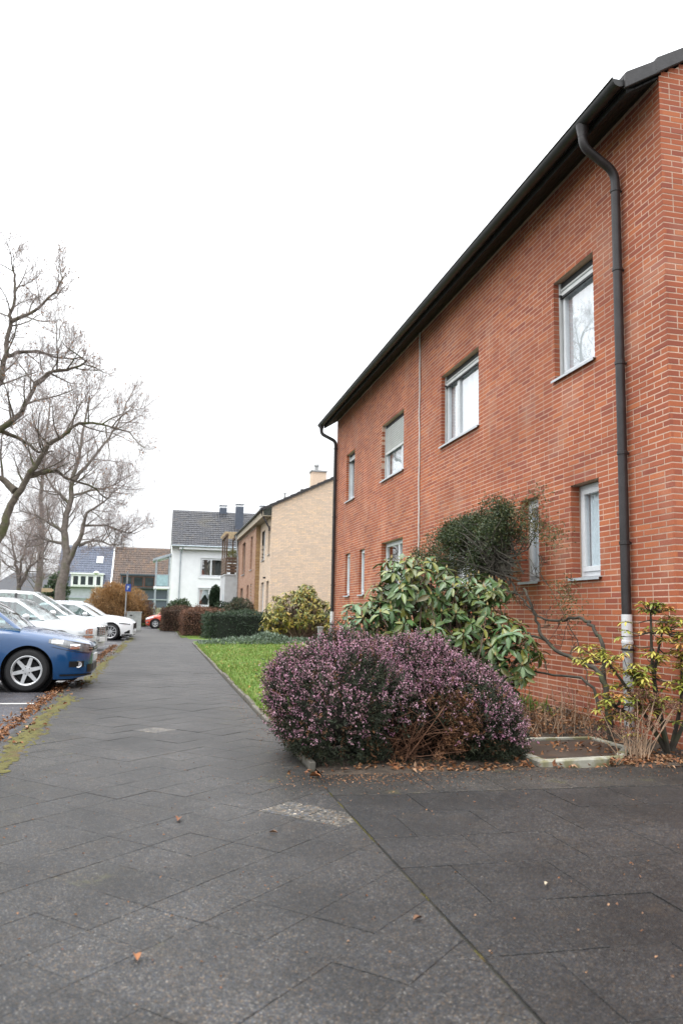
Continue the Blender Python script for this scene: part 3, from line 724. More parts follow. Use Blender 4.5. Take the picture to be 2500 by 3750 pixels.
def downpipe(yo, yw, sleeve_top, m1=.05):
    b = MB(); xw = XW-.075
    b.tube(arc_path([(GX, yo, GZ-GR+.02), (GX, yo, 6.42), (xw, yw, 6.19), (xw, yw, 5.9), (xw, yw, sleeve_top-.05)]), m1, 14)
    b.lathe([(.075,.0),(.07,-.03),(.053,-.12),(.053,-.14)], 14, (GX, yo, GZ-GR+.03), 'z')
    dp = b.build('downpipe', MT['pipe'], rh, smooth=True, sharp=45)
    for zc in (5.95, 5.02, 3.95, 2.95, 1.98):
        c = MB(); c.lathe([(m1,.0),(m1+.008,.004),(m1+.008,.036),(m1,.04)], 14, (xw, yw, zc), 'z'); c.box(xw, XW, yw-.012, yw+.012, zc+.01, zc+.03); c.build('pipe_bracket', MT['pipe'], dp)
    c = MB(); c.lathe([(0,.0),(m1+.006,.0),(m1+.006,-.27),(m1+.012,-.275),(m1+.012,-.30),(m1+.006,-.305),(m1+.006,-.33)], 16, (xw, yw, sleeve_top), 'z'); c.build('white_sleeve', MT['pipe_white'], dp, smooth=True, sharp=40)
    c = MB(); c.lathe([(m1+.009,-.29),(m1+.014,-.292),(m1+.014,-.31),(m1+.009,-.312)], 16, (xw, yw, sleeve_top-.06), 'z'); c.build('sleeve_ring', MT['gasket'], dp)
    c = MB(); c.tube([(xw, yw, sleeve_top-.33), (xw, yw, -.02)], m1+.002, 16); c.build('standpipe', MT['pipe_grey'], dp, smooth=True, sharp=40)
downpipe(7.40, 7.43, 1.25); downpipe(22.18, 22.05, 1.25)
b = MB(); pth = [(XW-.018-.004*math.sin(k*1.7), 14.5+.012*math.sin(k*.9)+.006*math.sin(k*2.3), 6.88-.2*k) for k in range(34)]
b.tube(pth, .014, 8); cab = b.build('wall_cable', MT['cable'], rh, smooth=True)
b = MB(gm); b.box(5.0, 6.4, .0, .38, -.02, .16); st = b.build('doorstep', MT['concrete'], rh, bevel=.01)

# ------------------------------------------------------------------ beige brick house
XB, YB = 5.14, 38.60
bh = thing('beige_brick_house', 'beige brick house with plain gable wall and long dark eaves', 'house', (XB, YB, 0))
SB = .494; BX, BZ = 4.66, 6.30
zrb = lambda x: BZ + (x-BX)*SB if x < 10.2 else BZ + (10.2-BX)*SB - (x-10.2)*SB
gmb = frame((0, YB, 0), (1, 0, 0), (0, -1, 0)); XBR = 15.4
g = MB(gmb); g.add([(XB,-.006,-.1),(XBR,-.006,-.1),(XBR,-.006,zrb(XBR)-.1),(10.2,-.006,zrb(10.2)-.1),(XB,-.006,zrb(XB)-.1)], [(0,1,2,3,4)]); gwb = g.build('gable_wall', MT['mortar_b'], bh)
mfb = frame((XB, 0, 0), (0, 1, 0), (-1, 0, 0)); mfb2 = frame((4.90, 0, 0), (0, 1, 0), (-1, 0, 0)); YS, YE = 43.0, 53.2
zc5 = lambda z: round(z/.0833)*.0833-.006
o1 = [(38.95,39.75,zc5(4.1),zc5(5.5)),(41.0,42.25,zc5(3.95),zc5(5.5)),(39.0,39.9,-.1,zc5(2.75)),(40.9,42.1,zc5(.5),zc5(2.75))]
o2 = [(44.6,45.7,zc5(3.6),zc5(5.5)),(48.6,50.4,zc5(3.5),zc5(5.5)),(44.5,45.0,zc5(1.0),zc5(2.75)),(46.0,47.0,-.1,zc5(2.75)),(49.3,51.0,-.1,zc5(2.7))]
wb1 = wall_sheet('wall', mfb, YB+.006, YS, -.1, 6.1, o1, MT['mortar_b'], bh); wb2 = wall_sheet('wall', mfb2, YS+.006, YE, -.1, 5.95, o2, MT['mortar_b'], bh)
bb1 = brick_wall(mfb, YB, YS, 0, 6.05, o1, .0833, .24, .012, 11); bb2 = brick_wall(mfb2, YS, YE, 0, 5.9, o2, .0833, .24, .012, 12)
bbg = brick_wall(gmb, XB, XBR, 0, lambda x: zrb(x)-.1, [], .0833, .24, .012, 13)
og = sorted(range(len(bbg)), key=lambda i: bbg[i][0] + (0 if bbg[i][2] > 1.5 else 9)); sgb = set(og[:300])
brick_objects([bbg[i] for i in sgb], gmb, MT['beige_obj'], gwb, seed=14)
V1, F1, r1 = bricks_to_mesh('', bb1, mfb, None, None, 15); V2, F2, r2 = bricks_to_mesh('', [bbg[i] for i in range(len(bbg)) if i not in sgb], gmb, None, None, 16)
np_mesh('brickwork', np.concatenate([V1, V2]), np.concatenate([F1, F2+len(V1)]), MT['beige_attr'], bh, rnd=np.concatenate([r1, r2]), kind='stuff')
V1, F1, r1 = bricks_to_mesh('', bb2, mfb2, None, None, 17); np_mesh('brickwork', V1, F1, MT['pink_attr'], bh, rnd=r1, kind='stuff')
gs = frame((0, YS, 0), (1, 0, 0), (0, -1, 0)); g = MB(gs); g.quad((4.906,-.006,-.1),(5.2,-.006,-.1),(5.2,-.006,6.05),(4.906,-.006,6.05)); pj = g.build('party_wall_end', MT['mortar_b'], bh)
lst = []
for i in range(72):
    z = i*.0833
    if i % 2: lst += [(4.90,5.14,z,z+.071,0)]
    else: lst += [(4.90,5.014,z,z+.071,0),(5.026,5.14,z,z+.071,0)]
V1, F1, r1 = bricks_to_mesh('', lst, gs, None, None, 18); np_mesh('party_wall_bricks', V1, F1, MT['golden_attr'], pj, rnd=r1, kind='stuff')
MT['brown_frame'] = mat('brown_window_frame', (.10,.035,.02), .5, noise=(8,.2))
MT['door_dark'] = mat('dark_door', (.05,.03,.022), .5, noise=(8,.3))
window(mfb, o1[0], bh, curtain='room_dark', rec=.2, fm='brown_frame'); window(mfb, o1[1], bh, mull=(41.6,), curtain='curtain')
window(mfb, o1[3], bh, mull=(41.5,), curtain='curtain')
for M_, o_ in ((mfb, o1[2]), (mfb2, o2[3]), (mfb2, o2[4])):
    d = MB(M_); d.box(o_[0]+.01, o_[1]-.01, -.30, -.25, -.05, o_[3]-.01); d.box(o_[0]+.15, o_[1]-.15, -.25, -.238, 1.1, o_[3]-.25); dr = d.build('door', MT['door_dark'], bh)
    d = MB(M_); d.box(o_[0]+.1, o_[0]+.13, -.24, -.19, 1.0, 1.2); d.build('handle', MT['sill'], dr)
window(mfb2, o2[0], bh, curtain='room_dark', fm='brown_frame', rec=.16); window(mfb2, o2[1], bh, mull=(49.5,), curtain='room_dark', fm='brown_frame', rec=.16); window(mfb2, o2[2], bh, curtain='room_dark', fm='brown_frame', rec=.16)
b = MB(); b.prism([(BX,BZ),(10.2,zrb(10.2)),(XBR+.4,zrb(XBR+.4)),(XBR+.4,zrb(XBR+.4)-.1),(10.2,zrb(10.2)-.1),(BX,BZ-.1)], 1, YB-.06, YE+.1); rb = b.build('roof', MT['tile_dark'], bh)
x = BX; k = 0
while x < 10:
    b = MB(); x1 = x+.34
    b.prism([(x,zrb(x)-.10),(x,zrb(x)+.06),(x1+.04,zrb(x1+.04)+.02),(x1+.04,zrb(x1+.04)-.11)], 1, YB-.10-.004*(k % 2), YB-.055); b.build('verge_tile', MT['tile_dark'], rb); x = x1; k += 1
MT['soffit_b'] = mat('beige_soffit_board', (.42,.36,.27), .7, noise=(8,.15))
b = MB(); b.box(BX+.06, 5.14, YB+.02, YE, 5.93, 5.96); b.box(BX+.03, BX+.06, YB+.02, YE, 5.90, 6.2); b.build('soffit', MT['soffit_b'], rb)
b = MB(); b.lathe([(.07,YB-.05),(.07,YE+.15)], 14, (BX-.02, 0, BZ-.03), 'y'); b.lathe([(0,YB-.05),(.07,YB-.05)], 14, (BX-.02, 0, BZ-.03), 'y'); b.lathe([(0,YE+.15),(.07,YE+.15)], 14, (BX-.02, 0, BZ-.03), 'y'); b.build('gutter', MT['gutter'], bh, smooth=True, sharp=50)
b = MB(); b.tube(arc_path([(BX-.02,38.75,6.2),(BX+.02,38.75,6.0),(5.05,38.72,5.35),(5.05,38.72,5.2)]), .045, 10); b.build('downpipe', MT['pipe'], bh, smooth=True)
b = MB(); b.tube(arc_path([(BX-.02,52.2,6.2),(BX,52.2,5.9),(4.80,52.2,4.6),(4.80,52.2,4.0),(4.80,52.2,0)]), .055, 10); b.build('downpipe', MT['pipe_grey'], bh, smooth=True)
b = MB(); b.box(7.42, 8.2, 40.3, 40.9, 7.0, 8.62); ch = b.build('chimney', MT['beige_obj'], rb)
b = MB(); b.box(7.38, 8.24, 40.25, 40.95, 8.62, 8.70); b.lathe([(.0,8.7),(.10,8.7),(.10,8.95),(.14,8.96),(.14,9.02),(.06,9.12),(0,9.13)], 12, (7.72,40.6,0), 'z'); b.build('chimney_cap', MT['pipe_grey'], ch)
b = MB(); b.tube([(6.0,40.2,6.8),(6.0,40.2,7.35)], .045, 8); b.lathe([(0,7.4),(.08,7.36),(.08,7.34),(0,7.34)], 10, (6.0,40.2,0), 'z'); b.build('vent_pipe', MT['pipe_grey'], rb)
b = MB(); b.box(6.75, 7.0, 39.6, 39.9, zrb(6.9)+.02, zrb(6.9)+.13); b.build('roof_vent', MT['tile_dark'], rb)
b = MB(mfb); b.lathe([(0,.0),(.05,.0),(.05,.12),(.02,.14),(0,.14)], 10, (40.35,0,2.95), 'y'); b.build('wall_lamp', MT['gasket'], bh)

# annex with timber balcony at the far end of the beige house
MT['render_grey'] = mat('grey_render', (.50,.53,.54), .9, noise=(3,.1), noise2=(60,.06), bump=(80,.2,.004))
MT['timber'] = mat('weathered_timber', (.12,.075,.05), .75, noise=(12,.35), noise2=(3,.3))
MT['timber_l'] = mat('pale_timber', (.42,.32,.19), .7, noise=(10,.2))
an = thing('balcony_annex', 'grey rendered annex carrying a timber balcony with pergola roof', 'annex', (4.3, 53.5, 0))
b = MB(); b.box(4.07, 4.95, 53.25, 57.2, -.1, 3.60); b.box(4.03, 4.98, 53.21, 57.24, 3.60, 3.68); aw = b.build('wall', MT['render_grey'], an)
b = MB(); b.box(4.05, 4.08, 54.0, 54.9, .2, 2.3); b.build('door', MT['pvc_grey'], an)
for (x, y) in ((4.13,53.32),(4.85,53.32),(4.13,55.2),(4.13,57.1),(4.85,57.1)):
    b = MB(); b.box(x-.05, x+.05, y-.05, y+.05, 3.68, 6.25); b.build('post', MT['timber'], an)
for i in range(5):
    z = 3.80+i*.21
    b = MB(); b.box(4.19, 4.80, 53.27, 53.30, z, z+.17); b.build('rail_board', MT['timber'], an)
    b = MB(); b.box(4.07, 4.095, 53.37, 57.05, z, z+.17); b.build('rail_board', MT['timber'], an)
b = MB(); b.box(4.05, 4.21, 53.15, 57.2, 6.25, 6.40); b.box(4.78, 4.92, 53.15, 57.2, 6.25, 6.40); b.build('beam', MT['timber'], an)
for i in range(6):
    y = 53.3+i*.74; b = MB(); b.box(3.95, 5.0, y, y+.08, 6.40, 6.54); b.build('rafter', MT['timber_l'], an)
bp_ = thing('balcony_plant', 'yellow green potted plant behind the timber balcony railing', 'plant', (4.6, 53.6, 3.7))
MT['yleaf'] = mat('yellow_green_leaves', rough=.6, var=[(.20,.19,.03),(.14,.16,.03),(.26,.22,.05),(.10,.12,.03)], src='attr')
b = MB(); b.lathe([(0,3.69),(.16,3.69),(.2,4.3),(0,4.3)], 12, (4.6,53.65,0), 'z'); b.build('pot', MT['timber'], bp_)
r_ = np.random.default_rng(31); P, Nn = ell_shell(r_, 900, (4.55,53.65,4.95), (.4,.3,.42), .2); leaf_obj('foliage', r_, P, Nn+rdir(r_,len(P))*.6, rdir(r_,len(P),1), .09, .045, MT['yleaf'], bp_)

# ------------------------------------------------------------------ tiled roofs seen from outside
def tile_roof(name, origin, ud, vd, nrm, nu, nv, tw, tl, m, parent, seed=0, amp=.028, kind='stuff'):
    """interlocking tiles as stepped, waved pieces: ud along the eave, vd up the slope"""
    o = np.array(origin, float); ud = np.array(ud, float); vd = np.array(vd, float); nr = np.array(nrm, float); r_ = np.random.default_rng(seed)
    V = []; F = []; rn = []; k = 5
    for j_ in range(nv):
        for i in range(nu):
            b = len(V); dz = r_.normal(0, .004)
            for (t, h) in ((0, -.02), (0, .045), (1.06, .012)):
                for q in range(k):
                    s_ = q/(k-1); V.append(o + ud*tw*(i+s_*.985) + vd*tl*(j_+t) + nr*(h + dz + (amp*math.sin(s_*math.pi*1.0)*(1 if t or h > 0 else 0))))
            for a_ in range(2):
                for q in range(k-1): F.append((b+a_*k+q, b+a_*k+q+1, b+(a_+1)*k+q+1, b+(a_+1)*k+q))
            rn += [r_.random()]*((k-1)*2)
    return np_mesh(name, np.array(V), F, m, parent, rnd=rn, kind=kind, smooth=True, sharp=40)

MT['tiles_grey'] = mat('grey_brown_tiles', rough=.5, var=[(.032,.034,.042),(.044,.044,.05),(.026,.028,.036),(.055,.052,.05)], src='attr', noise=(6,.2), noise2=(.35,.35,(.10,.085,.045),.6))
MT['tiles_blue'] = mat('blue_grey_tiles', rough=.5, var=[(.07,.088,.13),(.085,.10,.145),(.06,.075,.115)], src='attr', noise=(6,.2))
MT['tiles_brown'] = mat('brown_tiles', rough=.6, var=[(.085,.058,.045),(.11,.070,.05),(.07,.05,.042),(.13,.08,.05)], src='attr', noise=(5,.25), noise2=(.5,.6,(.20,.10,.045),.56))
MT['white'] = mat('white_render', (.80,.82,.84), .9, noise=(2,.04), noise2=(90,.04), bump=(120,.25,.004))
MT['slate'] = mat('slate_cladding', (.07,.085,.115), .6, noise=(12,.25))
MT['zinc'] = mat('zinc', (.38,.43,.47), .4, noise=(5,.15), metal=.4)

# ------------------------------------------------------------------ white house
wh = thing('white_house', 'white rendered house with dark pantile roof and slate chimneys', 'house', (.62, 67.4, 0))
WX0, WX1, WY0, WY1, WE, WRZ, WRY = .66, 14.0, 67.4, 76.4, 6.62, 10.05, 71.9
mfw = frame((0, WY0, 0), (-1, 0, 0), (0, -1, 0))
ow = [(-5.35,-3.05,4.05,5.62), (-5.30,-2.95,1.55,3.10)]
wall_sheet('wall', mfw, -WX1, -WX0, -.1, WE, ow, MT['white'], wh, back=0, reveal=.12)
b = MB(); b.add([(WX0,WY0,-.1),(WX0,WY1,-.1),(WX0,WY1,WE),(WX0,WRY,WRZ-.05),(WX0,WY0,WE)], [(0,1,2,3,4)]); b.build('gable_wall', MT['white'], wh)
b = MB(); b.quad((WX0,WY1,-.1),(WX1,WY1,-.1),(WX1,WY1,WE),(WX0,WY1,WE)); b.build('rear_wall', MT['white'], wh)
for o_, mu in zip(ow, (-3.95, -3.9)):
    wd = window(mfw, o_, wh, mull=(mu,), rec=.05, fw=.08, sash=.07, curtain='room_dark' if o_[2] > 3 else None, sill=True, sillm='white', cur_off=.3)
    b = MB(mfw); t = .10
    b.box(o_[0]-t, o_[1]+t, 0.003, .03, o_[3], o_[3]+t); b.box(o_[0]-t, o_[1]+t, .003, .05, o_[2]-t*1.5, o_[2]-.04); b.box(o_[0]-t, o_[0], .003, .03, o_[2], o_[3]); b.box(o_[1], o_[1]+t, .003, .03, o_[2], o_[3]); b.build('surround', MT['white'], wd)
# scalloped net curtain in the lower window
c = MB(mfw); nn = 48; us = np.linspace(-5.2, -3.0, nn)
for k in range(nn-1):
    f_ = lambda u: 2.55 - .62*abs(math.sin((u+5.2)*math.pi/1.1+math.pi/2))**1.4
    c.quad((us[k],-.14,3.05),(us[k+1],-.14,3.05),(us[k+1],-.14,f_(us[k+1])),(us[k],-.14,f_(us[k])))
c.build('net_curtain', MT['curtain'], wh)
c = MB(mfw); c.box(-5.5, -2.8, -.5, -.45, 1.3, 3.3); c.build('dark_room_back', MT['room_dark'], wh)  # backing plane, gloom of the room put into its colour
vd = np.array((0, WRY-WY0+.45, WRZ-WE+.05)); Lr = np.linalg.norm(vd); vd /= Lr; nr = np.array((0, -vd[2], vd[1]))
b = MB(); b.add([(WX0-.05,WY0-.45,WE-.02),(WX1,WY0-.45,WE-.02),(WX1,WRY,WRZ),(WX0-.05,WRY,WRZ),(WX0-.05,WY1+.4,WE),(WX1,WY1+.4,WE)], [(0,1,2,3),(3,2,5,4)]); rw = b.build('roof', MT['tiles_grey'], wh)
tile_roof('roof_tiles', (WX0-.05, WY0-.47, WE), (1,0,0), vd, nr, 46, 17, .235, Lr/17, MT['tiles_grey'], rw, 21)
b = MB(); b.tube([(WX0-.05,WRY,WRZ+.03),(WX1,WRY,WRZ+.03)], .09, 8); b.build('ridge', MT['tiles_grey'], rw, smooth=True)
b = MB(); b.box(WX0+.6, WX1, WY0-.43, WY0, WE-.32, WE-.08); b.box(WX0-.03, WX0+.02, WY0-.45, WY0, WE-.3, WE); b.build('fascia', MT['white'], rw)
b = MB(); b.lathe([(.07,WX0),(.07,WX1)], 10, (0, WY0-.5, WE-.06), 'x'); b.build('gutter', MT['zinc'], wh, smooth=True)
b = MB(); b.tube(arc_path([(1.55,WY0-.5,WE-.08),(1.55,WY0-.45,WE-.3),(1.40,WY0-.06,WE-.55),(1.40,WY0-.06,0)]), .05, 8); b.build('downpipe', MT['zinc'], wh, smooth=True)
for (x0, x1, y0, y1, z0, z1) in ((4.78,5.42,71.7,72.3,9.7,10.55),(6.05,6.72,69.4,70.0,8.0,10.42),(8.25,8.9,70.0,70.6,8.6,10.45)):
    b = MB(); b.box(x0, x1, y0, y1, z0, z1); b.box(x0-.06, x1+.06, y0-.06, y1+.06, z0, z0+.35); ch = b.build('chimney', MT['slate'], rw)
    b = MB(); b.box(x0+.02, x1-.02, y0+.02, y1-.02, z1, z1+.17); b.build('chimney_collar', MT['white'], ch)
    b = MB(); b.box(x0-.02, x1+.02, y0-.02, y1+.02, z1+.17, z1+.24); b.build('chimney_lid', MT['slate'], ch)
b = MB(); b.tube([(8.6,70.3,10.6),(8.6,70.3,11.7)], .02, 6); b.tube([(8.3,70.3,11.5),(8.9,70.3,11.5)], .012, 6); b.tube([(8.4,70.3,11.3),(8.8,70.3,11.3)], .012, 6); b.build('aerial', MT['zinc'], rw)
# steel balcony on the left gable
MT['frost'] = mat('frosted_blue_glass', (.33,.48,.52), .25, noise=(4,.12), spec=.6)
bl = thing('steel_balcony', 'pale steel balcony frame with frosted glass railing on the white house', 'balcony', (0, 68.5, 0))
for (x, y) in ((-.55,67.6),(-.55,70.6),(.52,67.6),(.52,70.6)):
    b = MB(); b.box(x-.07, x+.07, y-.07, y+.07, -.1, 5.35+.35*(x+.55)); b.build('post', MT['zinc'], bl)
b = MB(); b.box(-.7, .64, 67.5, 70.7, 2.95, 3.15); b.build('floor', MT['white'], bl)
b = MB(); b.add([(-.85,67.45,5.25),(.64,67.45,5.75),(.64,70.75,5.75),(-.85,70.75,5.25),(-.85,67.45,5.45),(.64,67.45,5.95),(.64,70.75,5.95),(-.85,70.75,5.45)], [(0,1,2,3),(4,5,6,7),(0,1,5,4),(1,2,6,5),(2,3,7,6),(3,0,4,7)]); b.build('roof', MT['zinc'], bl)
b = MB(); b.box(-.50, .48, 67.55, 67.58, 3.2, 4.1); b.build('glass_panel', MT['frost'], bl)
b = MB(); b.box(-.60, -.57, 67.68, 70.5, 3.2, 4.1); b.build('glass_panel', MT['frost'], bl)
b = MB(); b.box(-.62,-.48,67.54,67.6,4.1,4.15); b.box(-.5, .5, 67.54, 67.6, 4.1, 4.15); b.build('handrail', MT['zinc'], bl)

# ------------------------------------------------------------------ terraced houses across the street
def row_house(name, label, x0, x1, tiles, dorm_fr, wallm, dz, dx, seed, win_mat, ncol):
    Y = 93.0; h = thing(name, label, 'house', ((x0+x1)/2, Y, 0))
    RZ, EZ_ = 8.45, 3.55; RY = Y+3.4
    b = MB(); b.box(x0, x1, Y, Y+9, -.2, EZ_+.1); b.build('wall', wallm, h)
    b = MB(); b.box(x0+.02, x1-.02, Y-.03, Y-.002, -.15, 1.45); b.build('plinth', MT['pale_conc'] if seed else MT['soffit_b'], h)
    b = MB(); b.box(x0+.02, x1-.02, Y-.12, Y-.04, 2.3, 2.42); b.build('band', MT['zinc'], h)
    vd = np.array((0, RY-Y+.3, RZ-EZ_)); L = np.linalg.norm(vd); vd /= L; nr = np.array((0, -vd[2], vd[1])); nv = int(L/.34)
    b = MB(); b.add([(x0,Y-.3,EZ_),(x1,Y-.3,EZ_),(x1,RY,RZ),(x0,RY,RZ),(x0,Y+9,EZ_),(x1,Y+9,EZ_)], [(0,1,2,3),(3,2,5,4),(0,3,4),(1,5,2)]); rf = b.build('roof', tiles, h)
    tile_roof('roof_tiles', (x0, Y-.32, EZ_+.02), (1,0,0), vd, nr, int((x1-x0)/.27), nv, (x1-x0)/int((x1-x0)/.27), L/nv, tiles, rf, seed+50, .03)
    # dormer band
    d0, d1 = dx; b = MB(); b.box(d0, d1, Y-.42, Y+2.2, EZ_+.05, EZ_+dz); b.box(d0-.12, d1+.12, Y-.6, Y+2.6, EZ_+dz, EZ_+dz+.16); dm = b.build('dormer', MT['white'] if seed == 0 else MT['slate'], rf)
    n = ncol; ww = (d1-d0-.2)/n
    for i in range(n):
        a_ = d0+.1+i*ww; b = MB(); o_ = (a_+.04, a_+ww-.04, EZ_+.18, EZ_+dz-.12); t = .09
        b.box(o_[0],o_[1],Y-.47,Y-.425,o_[2],o_[2]+t); b.box(o_[0],o_[1],Y-.47,Y-.425,o_[3]-t,o_[3]); b.box(o_[0],o_[0]+t,Y-.47,Y-.425,o_[2]+t,o_[3]-t); b.box(o_[1]-t,o_[1],Y-.47,Y-.425,o_[2]+t,o_[3]-t); wd = b.build('window', dorm_fr, dm)
        b = MB(); b.quad((o_[0]+t,Y-.44,o_[2]+t),(o_[1]-t,Y-.44,o_[2]+t),(o_[1]-t,Y-.44,o_[3]-t),(o_[0]+t,Y-.44,o_[3]-t)); b.build('pane', win_mat, wd)
    return h, rf, vd, nr
MT['pane_dark'] = mat('far_dark_pane', (.03,.04,.045), .08, noise=(1.5,.5))
MT['pale_clad'] = mat('pale_grey_cladding', (.40,.42,.47), .7, noise=(3,.1))
h1, rf1, vd1, nr1 = row_house('blue_roof_house', 'terraced house with blue grey tiled roof and white dormer windows', -11.6, -5.72, MT['tiles_blue'], MT['white'], MT['pale_clad'], 1.45, (-9.95,-6.55), 0, MT['pane_dark'], 4)
h2, rf2, vd2, nr2 = row_house('brown_roof_house', 'terraced house with leaf strewn brown roof beside the blue roofed one', -5.60, .9, MT['tiles_brown'], MT['brown_frame'], MT['slate'], 1.5, (-4.6,.5), 1, MT['pane_dark'], 4)
c0 = np.array((-7.15, 92.7, 3.57)) + vd1*4.0 + nr1*.05
b = MB(); q = [tuple(c0 + np.array((sx*.35,0,0)) + vd1*sv*.5 + nr1*hh) for hh in (0,.1) for sx, sv in ((-1,-1),(1,-1),(1,1),(-1,1))]
b.add(q, [(0,1,2,3),(4,5,6,7),(0,1,5,4),(1,2,6,5),(2,3,7,6),(3,0,4,7)]); b.build('skylight', MT['white'], rf1)
b = MB(); q = [tuple(np.array((x, 92.65, 3.5)) + vd1*t*6.15 + nr1*.12) for t in (0,1) for x in (-5.74,-5.58)]; b.add([q[0],q[1],q[3],q[2]], [(0,1,2,3)]); b.build('verge_strip', MT['white'], rf1)
fhh = thing('grey_roof_house', 'distant low house with grey hipped roof between the tree trunks', 'house', (-18, 118, 0))
b = MB(); b.box(-23.5, -13.5, 118, 126, -.2, 3.4); b.build('wall', MT['white'], fhh)
b = MB(); b.add([(-24,117.5,3.4),(-13,117.5,3.4),(-13,126.5,3.4),(-24,126.5,3.4),(-21,122,6.2),(-16,122,6.2)], [(0,1,5,4),(1,2,5),(2,3,4,5),(3,0,4)]); b.build('roof', MT['tiles_grey'], fhh)
for x in (-21.5,-18.2,-15.4):
    b = MB(); b.box(x, x+1.2, 117.95, 118.0, 1.1, 2.4); b.build('window', MT['pane_dark'], fhh)

# ------------------------------------------------------------------ cars (local x forward with the nose at 0, y left, z up)
MT['tyre'] = mat('tyre_rubber', (.012,.012,.013), .75, noise=(30,.3), bump=(60,.2,.004))
MT['alloy'] = mat('alloy_rim', (.52,.53,.54), .38, noise=(12,.15), metal=.55)
MT['car_dark'] = mat('car_underbody', (.006,.006,.007), .8, noise=(10,.2))
MT['trim'] = mat('black_trim', (.012,.012,.013), .4, noise=(20,.1))
MT['chrome'] = mat('chrome_trim', (.75,.76,.78), .14, metal=1, noise=(5,.05))
MT['lamp_glass'] = mat('headlamp_lens', (.55,.58,.60), .06, noise=(14,.35), spec=.7, coat=.6)
MT['lamp_dark'] = mat('headlamp_housing', (.10,.105,.11), .12, noise=(16,.5), spec=.8, coat=.6)
MT['car_glass'] = glass_mat('car_glass', .14, (.50,.60,.60))
MT['seat'] = mat('car_interior', (.03,.03,.032), .8, noise=(9,.3))
MT['tail'] = mat('tail_red', (.35,.01,.01), .2, noise=(9,.1)); MT['plate'] = mat('number_plate', (.75,.76,.76), .4, noise=(6,.05))
MT['plate_blue'] = mat('plate_blue_band', (.02,.06,.35), .4, noise=(6,.05))
def paint(name, c, rough=.3, flake=.06): return mat(name, c, rough, noise=(400,flake), noise2=(3,.05), coat=.9, spec=.5)
PN = dict(blue=paint('blue_car_paint', (.004,.055,.165), .2), silver=paint('silver_white_paint', (.62,.64,.65)), white=paint('white_car_paint', (.78,.79,.80)), grey=paint('silver_car_paint', (.42,.44,.46)), orange=paint('orange_red_paint', (.50,.045,.012)), lime=paint('lime_paint', (.35,.45,.05)))

def interp(tab, x):
    xs = [t[0] for t in tab]; ys = [t[1] for t in tab]
    return float(np.interp(-x, [-q for q in xs], ys)) if xs[0] > xs[-1] else float(np.interp(x, xs, ys))
def smooth_tab(tab, k=9):
    """Catmull style smoothing of a profile given from nose (0) to tail (-L)"""
    xs = np.array([-t[0] for t in tab]); ys = np.array([t[1] for t in tab])
    m = np.gradient(ys, xs); m[0] = (ys[1]-ys[0])/(xs[1]-xs[0]); m[-1] = (ys[-1]-ys[-2])/(xs[-1]-xs[-2])
    def f(x):
        q = min(max(-x, xs[0]), xs[-1]); i = min(max(int(np.searchsorted(xs, q)-1), 0), len(xs)-2); h = xs[i+1]-xs[i]; t = (q-xs[i])/h
        return (2*t**3-3*t*t+1)*ys[i] + (t**3-2*t*t+t)*h*m[i]*.8 + (-2*t**3+3*t*t)*ys[i+1] + (t**3-t*t)*h*m[i+1]*.8
    return f

def wheel(car, x, y, r_, rim_r, spokes, side, spoke_w=.05, twin=False, width=.20):
    w_ = empty('wheel', (x, y, r_), 0, car); s_ = side
    b = MB(); prof = [(rim_r-.01, -width/2), (rim_r+.03, -width/2-.004), (r_-.035, -width/2), (r_-.008, -width/2+.03), (r_, -width/4), (r_, width/4), (r_-.008, width/2-.03), (r_-.035, width/2), (rim_r+.03, width/2+.004), (rim_r-.01, width/2)]
    b.lathe(prof, 40); b.build('tyre', MT['tyre'], w_, smooth=True, sharp=40, world=False)
    b = MB(); o = s_*(width/2-.012)
    b.lathe([(rim_r, o+s_*.012), (rim_r-.012, o+s_*.016), (rim_r-.03, o-s_*.0), (rim_r-.035, o-s_*.09)], 36)
    b.lathe([(0, o+s_*.004), (.03, o+s_*.006), (.062, o+s_*.002), (.075, o-s_*.012), (.075, o-s_*.05)], 20)
    for k in range(spokes):
        for off in ((-.06, .06) if twin else (0,)):
            a_ = 2*math.pi*(k+.22)/spokes + off; ca, sa = math.cos(a_), math.sin(a_); R0, R1 = .05, rim_r-.022
            pts = []
            for rr, ww, dd in ((R0, spoke_w*.95, .002), (R1, spoke_w*.75, .004)):
                for sg_ in (-1, 1):
                    for dep in (dd, -.035): pts.append((rr*ca - sg_*ww/2*sa, o + s_*dep, rr*sa + sg_*ww/2*ca))
            b.add(pts, [(0,1,3,2),(4,6,7,5),(0,2,6,4),(1,5,7,3),(0,4,5,1),(2,3,7,6)])
    b.build('rim', MT['alloy'], w_, smooth=True, sharp=30, world=False)
    b = MB(); b.lathe([(0, o-s_*.06), (rim_r*.72, o-s_*.06), (rim_r*.72, o-s_*.09), (rim_r-.02, o-s_*.10)], 28); b.build('brake_disc', MT['car_dark'], w_, world=False)
    for k in range(5):
        pass
    b = MB()
    for k in range(5):
        a_ = 2*math.pi*(k+.5)/5; b.lathe([(0,o+s_*.006),(.008,o+s_*.006),(.008,o-s_*.01)], 8, (.048*math.cos(a_),0,.048*math.sin(a_)))
    b.build('wheel_bolts', MT['trim'], w_, world=False)

